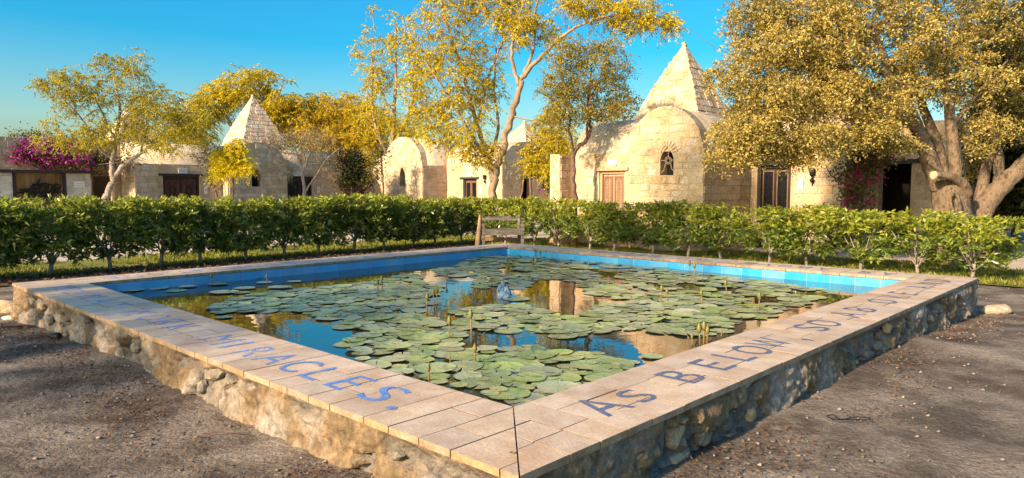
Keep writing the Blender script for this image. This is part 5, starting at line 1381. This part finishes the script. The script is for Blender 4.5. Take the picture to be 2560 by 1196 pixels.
# ---- the big tree at the right
big = tree('spreading_tree', 'massive gnarled tree with a wide golden-olive crown at the right', 
     [[(2382, 556, 13.6, 0.3444), (2378, 515, 13.6, 0.3280), (2368, 470, 13.6, 0.3034), (2358, 440, 13.6, 0.2706)],
      [(2350, 470, 13.6, 0.1804), (2328, 420, 13.55, 0.1640), (2312, 370, 13.5, 0.1476), (2296, 330, 13.45, 0.1312), (2270, 270, 13.3, 0.1066), (2225, 205, 13.1, 0.0820), (2212, 150, 13, 0.0656), (2180, 60, 12.8, 0.0410)],
      [(2362, 460, 13.6, 0.1230), (2352, 400, 13.75, 0.1066), (2335, 340, 13.9, 0.0984), (2300, 250, 14.1, 0.0738), (2270, 120, 14.3, 0.0492)],
      [(2388, 460, 13.55, 0.1230), (2386, 400, 13.5, 0.1066), (2378, 320, 13.5, 0.0984), (2366, 220, 13.5, 0.0820), (2350, 120, 13.6, 0.0574), (2340, 0, 13.7, 0.0410)],
      [(2296, 330, 13.45, 0.0820), (2230, 285, 13.2, 0.0656), (2150, 260, 13, 0.0492), (2040, 250, 12.8, 0.0328), (1920, 270, 12.6, 0.0164)],
      [(2270, 270, 13.3, 0.0820), (2160, 200, 13, 0.0574), (2030, 150, 12.7, 0.0369), (1900, 120, 12.5, 0.0164)],
      [(2312, 370, 13.5, 0.0492), (2230, 335, 13.1, 0.0369), (2120, 330, 12.8, 0.0246), (1990, 360, 12.6, 0.0123)],
      [(2410, 500, 13.5, 0.1066), (2416, 478, 13.4, 0.1025), (2400, 455, 13.3, 0.0902), (2370, 440, 13.2, 0.0738), (2336, 438, 13.15, 0.0615)],
      [(2378, 320, 13.5, 0.0492), (2440, 240, 13.5, 0.0328), (2520, 150, 13.6, 0.0164)], [(2230, 205, 13.1, 0.0410), (2120, 110, 12.9, 0.0287), (1960, 50, 12.7, 0.0164)],
      [(1990, 230, 12.7, 0.0098), (1880, 160, 12.6, 0.0074), (1790, 120, 12.6, 0.0049), (1725, 70, 12.6, 0.0033)]],
     [(1880, 330, 12.7, 105, 60, 0.7, 260), (2010, 350, 12.7, 110, 60, 0.8, 260), (1920, 240, 12.7, 110, 60, 0.9, 230), (2060, 240, 13, 120, 70, 1.0, 280), (1930, 130, 12.8, 105, 75, 0.9, 250), (2070, 120, 13, 120, 90, 1.1, 300),
      (1900, 40, 12.8, 90, 60, 0.8, 170), (2080, 10, 13, 160, 70, 1.2, 260), (2220, 90, 13.3, 110, 100, 1.2, 240), (2200, 250, 13.2, 90, 70, 0.9, 170), (2290, 180, 13.6, 100, 90, 1.1, 200), (2380, 60, 13.7, 130, 90, 1.3, 230), (2200, -60, 13.3, 250, 70, 1.5, 170),
      (2150, 320, 12.9, 80, 40, 0.7, 110), (2420, 200, 13.6, 80, 80, 1.0, 130), (2460, 330, 13.6, 50, 60, 0.7, 60), (1830, 390, 12.7, 60, 30, 0.4, 60), (1810, 200, 12.7, 50, 50, 0.5, 50), (2250, 350, 13.1, 50, 25, 0.4, 40)],
     'small', 'lf_gold', 'bark_big', 220, 1.0, 0.38, 1.9, 6, 0.010, wob=0.006)
# flared foot, hollow and sawn ends
bl = Vector(big.location)
p = at(2336, 438, 13.15); q = at(2325, 440, 13.13)
MB().tube([p - bl, p - bl + (q - p) * 0.35], [0.077, 0.074], 10).build('sawn_end', M['cut'], big)
hp = at(2388, 508, 13.19) - bl
MB().tube([(hp.x + 0.085 * math.cos(a) - 0.05 * math.sin(a), hp.y - 0.0, hp.z + 0.21 * math.sin(a)) for a in np.linspace(0, 6.283, 19)], 0.028, 6, False).build('callus_ring', M['bark_big'], big, True)
tree('spreading_tree', 'leaning twin-stemmed tree at the far right edge',
     [[(2440, 560, 13.9, 0.26), (2452, 530, 13.9, 0.22), (2480, 490, 13.9, 0.19), (2530, 440, 13.8, 0.17), (2600, 370, 13.7, 0.14), (2680, 270, 13.6, 0.1)], [(2490, 490, 13.9, 0.12), (2498, 440, 13.9, 0.10), (2494, 380, 13.9, 0.09), (2480, 300, 13.9, 0.07), (2490, 180, 14, 0.04)],
      [(2445, 545, 14.0, 0.13), (2455, 470, 14.1, 0.11), (2475, 400, 14.2, 0.09), (2540, 310, 14.2, 0.06)]],
     [(2500, 60, 14.2, 100, 110, 1.2, 230), (2520, 220, 14, 80, 90, 1.0, 170), (2600, 120, 13.8, 100, 150, 1.2, 200), (2540, 320, 13.8, 60, 35, 0.6, 50), (2480, -40, 14.2, 150, 70, 1.2, 120)], 'small', 'lf_bush', 'bark_big', 221, 1.0, 0.34, 1.3, 5, 0.010, wob=0.006)
# near-black planting put in for the deep shade behind the right-hand trunks
tree('shade_thicket', 'near-black thicket filling the deep shade behind the leaning tree at the right edge', [[(2540, 540, 17.5, 0.08), (2540, 450, 17.5, 0.06), (2540, 380, 17.5, 0.04)]],
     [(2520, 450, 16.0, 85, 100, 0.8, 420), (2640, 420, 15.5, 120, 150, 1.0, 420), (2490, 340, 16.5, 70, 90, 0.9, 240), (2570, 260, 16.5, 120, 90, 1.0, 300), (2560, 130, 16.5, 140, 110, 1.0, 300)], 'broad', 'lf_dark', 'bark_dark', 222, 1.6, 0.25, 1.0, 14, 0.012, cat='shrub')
tree('leafy_climber', 'sunlit leafy creeper hanging behind the vertical stem of the big tree', [[(2440, 545, 14.9, 0.03), (2430, 450, 14.9, 0.025), (2425, 350, 14.9, 0.015)], [(2440, 545, 14.9, 0.02), (2415, 440, 14.9, 0.015), (2418, 350, 14.9, 0.01)]],
     [(2430, 420, 14.9, 26, 75, 0.25, 90)], 'broad', 'lf_gold', 'bark_big', 223, 0.8, 0.3, 1.5, 9, 0.008, cat='climber')

# ------------------------------------------------------------------ trees outside the frame that shade the foreground
def copy_tree(src, loc, rz, sc, label):
    o = src.copy(); COL.objects.link(o); o.location = loc; o.rotation_euler = (0, 0, rz); o.scale = (sc, sc, sc); tag(o, label)
    
    for ch in src.children:
        c = ch.copy(); COL.objects.link(c); c.parent = o
SHADE = [((-9.6, 2.6), 0.4, 1.22), ((-9.3, -0.4), 2.1, 0.95)]
for k, (xy, rz, sc) in enumerate(SHADE):
    copy_tree(T4, (xy[0], xy[1], 0), rz, sc, 'open feathery yellow garden tree, %s of two standing left of the viewpoint' % ORD[k])

# ------------------------------------------------------------------ small things on the ground
def ground_rock(px, py, s, label, m='rubble', seed=3):
    p = on_plane(px, py, 0.0); p = on_plane(px, py, float(ground_h(p.x, p.y))); o = link('loose_stone', rock_mesh(seed, M[m], 2)); o.matrix_basis = Matrix.Translation((p.x, p.y, float(ground_h(p.x, p.y)) + s[2] * 0.5)) @ Matrix.Diagonal((*s, 1)); tag(o, label, 'stone')
ground_rock(2487, 782, (0.17, 0.10, 0.07), 'rounded tan stone on the ground at the right corner of the pond', 'stone', 41)
ground_rock(12, 780, (0.22, 0.14, 0.10), 'rounded orange stone at the left corner of the pond', 'stone', 42)
ground_rock(30, 800, (0.10, 0.07, 0.03), 'small pale flat stone at the left corner of the pond', 'white_stone', 43)
ground_rock(142, 856, (0.05, 0.04, 0.035), 'small black lump on the dirt beside the left wall of the pond', 'iron', 44)
p = on_plane(2130, 1062, 0.165)
wr = empty('bent_wire', (p.x, p.y, 0.185)); tag(wr, 'thin dark bent wire lying on the dirt at the lower right', 'wire')
MB().tube(smooth_path([(0.13, 0.02, 0.0), (0.0, 0.0, 0.01), (-0.10, 0.0, 0.01), (-0.12, 0.05, 0.012), (-0.07, 0.08, 0.01), (-0.05, 0.03, 0.0), (0.04, 0.05, 0.006), (0.13, 0.05, 0.004)], 4), 0.0028, 5).build('strand', M['iron'], wr)
for k, (px, py) in enumerate([(560, 1090), (1730, 1130), (700, 1010), (2240, 935)]):
    p = on_plane(px, py, 0.165); o = empty('twig', (p.x, p.y, 0.178), k * 1.3); tag(o, 'dry twig on the dirt, %s' % ('below the left pond wall', 'below the right pond wall', 'among the red litter by the left wall', 'out on the open dirt at the right')[k], 'twig')
    MB().tube([(-0.12, 0, 0), (0, 0.015, 0.008), (0.13, -0.01, 0)], [0.004, 0.005, 0.002], 5).build('stick', M['bark_dark'], o)

def gz(P):
    Q = np.c_[P, 0 * P[:, 0]]
    return (fbm(Q * 0.9, 3, 3) - 0.5) * 0.05 + (fbm(Q * 5, 5, 3) - 0.5) * 0.03 + ground_h(P[:, 0], P[:, 1])
def scatter(name, label, cat, n, fn, ln, wd, m, seed, z=0.006):
    r = np.random.default_rng(seed); P = fn(r, n)
    k = len(P); D = r.normal(size=(k, 3)); D[:, 2] = np.abs(D[:, 2]) * 0.25
    zz = z + r.random(k) * 0.012 + (gz(P) if z < 0.01 else 0)
    V, Q = leaves(np.c_[P, zz], D, ln, wd, seed)
    return tag(link(name, npmesh(V, Q, M[m])), label, cat, kind='stuff')
def gz(P):
    Q = np.c_[P, 0 * P[:, 0]]
    return (fbm(Q * 0.9, 3, 3) - 0.5) * 0.05 + (fbm(Q * 5, 5, 3) - 0.5) * 0.03 + ground_h(P[:, 0], P[:, 1])
def by_wall(arm, lo, hi):
    def fn(r, n):
        L = ARMS[arm][3]; s = r.uniform(0, L, n); t = -0.03 - np.abs(r.normal(size=n)) * (hi - lo) * 0.5 - lo
        q = np.array([arm_pt(arm, a, b) for a, b in zip(s, t)]); W = PN + q[:, :1] * AX + q[:, 1:] * BX
        return W[fbm(np.c_[W * 2.2, 0 * s], 77, 3) > 0.44]
    return fn
def open_dirt(r, n):
    P = np.c_[r.uniform(-7.5, 7.5, n), r.uniform(1.2, 11, n)]
    d = P - PN; u, v = d @ AX, d @ BX
    ok = (u < -0.02) | (v < -0.02) | (u > L1 + .02) | (v > L2 + .02)
    P = P[ok]; return P[fbm(np.c_[P * 1.2, 0 * P[:, 0]], 78, 3) > r.uniform(0.3, 0.6, len(P))]
scatter('leaf_litter', 'red-brown dry leaf litter along the left wall of the pond', 'leaf litter', 10000, by_wall(3, 0.05, 0.8), 0.02, 0.007, 'litter', 61)
scatter('leaf_litter', 'brown dry leaf litter along the right wall of the pond', 'leaf litter', 3000, by_wall(0, 0.02, 0.7), 0.022, 0.010, 'litter', 62)
scatter('leaf_litter', 'scattered dry leaf bits on the open dirt', 'leaf litter', 3500, open_dirt, 0.02, 0.009, 'litter', 63)
def under_hedge(r, n):
    s = r.uniform(-2, 10.5, n); t = r.normal(size=n) * 0.35 - 0.2
    return HL0 + s[:, None] * AX + t[:, None] * BX
scatter('leaf_litter', 'brown fallen leaves under the left hedge', 'leaf litter', 7000, under_hedge, 0.06, 0.03, 'litter', 64, 0.024)
# pebbles
r = np.random.default_rng(5); Pp = np.concatenate([open_dirt(r, 1500), by_wall(0, 0, 0.9)(r, 500), by_wall(3, 0, 0.9)(r, 500)])
oc = np.array([(1, 0, 0), (0, 1, 0), (-1, 0, 0), (0, -1, 0), (0, 0, 1), (0, 0, -1)], float)
tf = np.array([(0, 1, 4), (1, 2, 4), (2, 3, 4), (3, 0, 4), (1, 0, 5), (2, 1, 5), (3, 2, 5), (0, 3, 5)])
k = len(Pp); sz = 0.004 + 0.012 * r.random((k, 1, 1)) ** 3
V = np.c_[Pp, gz(Pp) + 0.002][:, None, :] + oc[None] * sz * (0.6 + 0.8 * r.random((k, 6, 1))) * np.array([1.2, 1, 0.7])
Q = (np.arange(k)[:, None, None] * 6 + tf[None]).reshape(-1, 3)
tag(link('pebbles', npmesh(V.reshape(-1, 3), Q, M['pebble'])), 'small pebbles and crumbs strewn over the dirt', 'pebbles', kind='stuff')
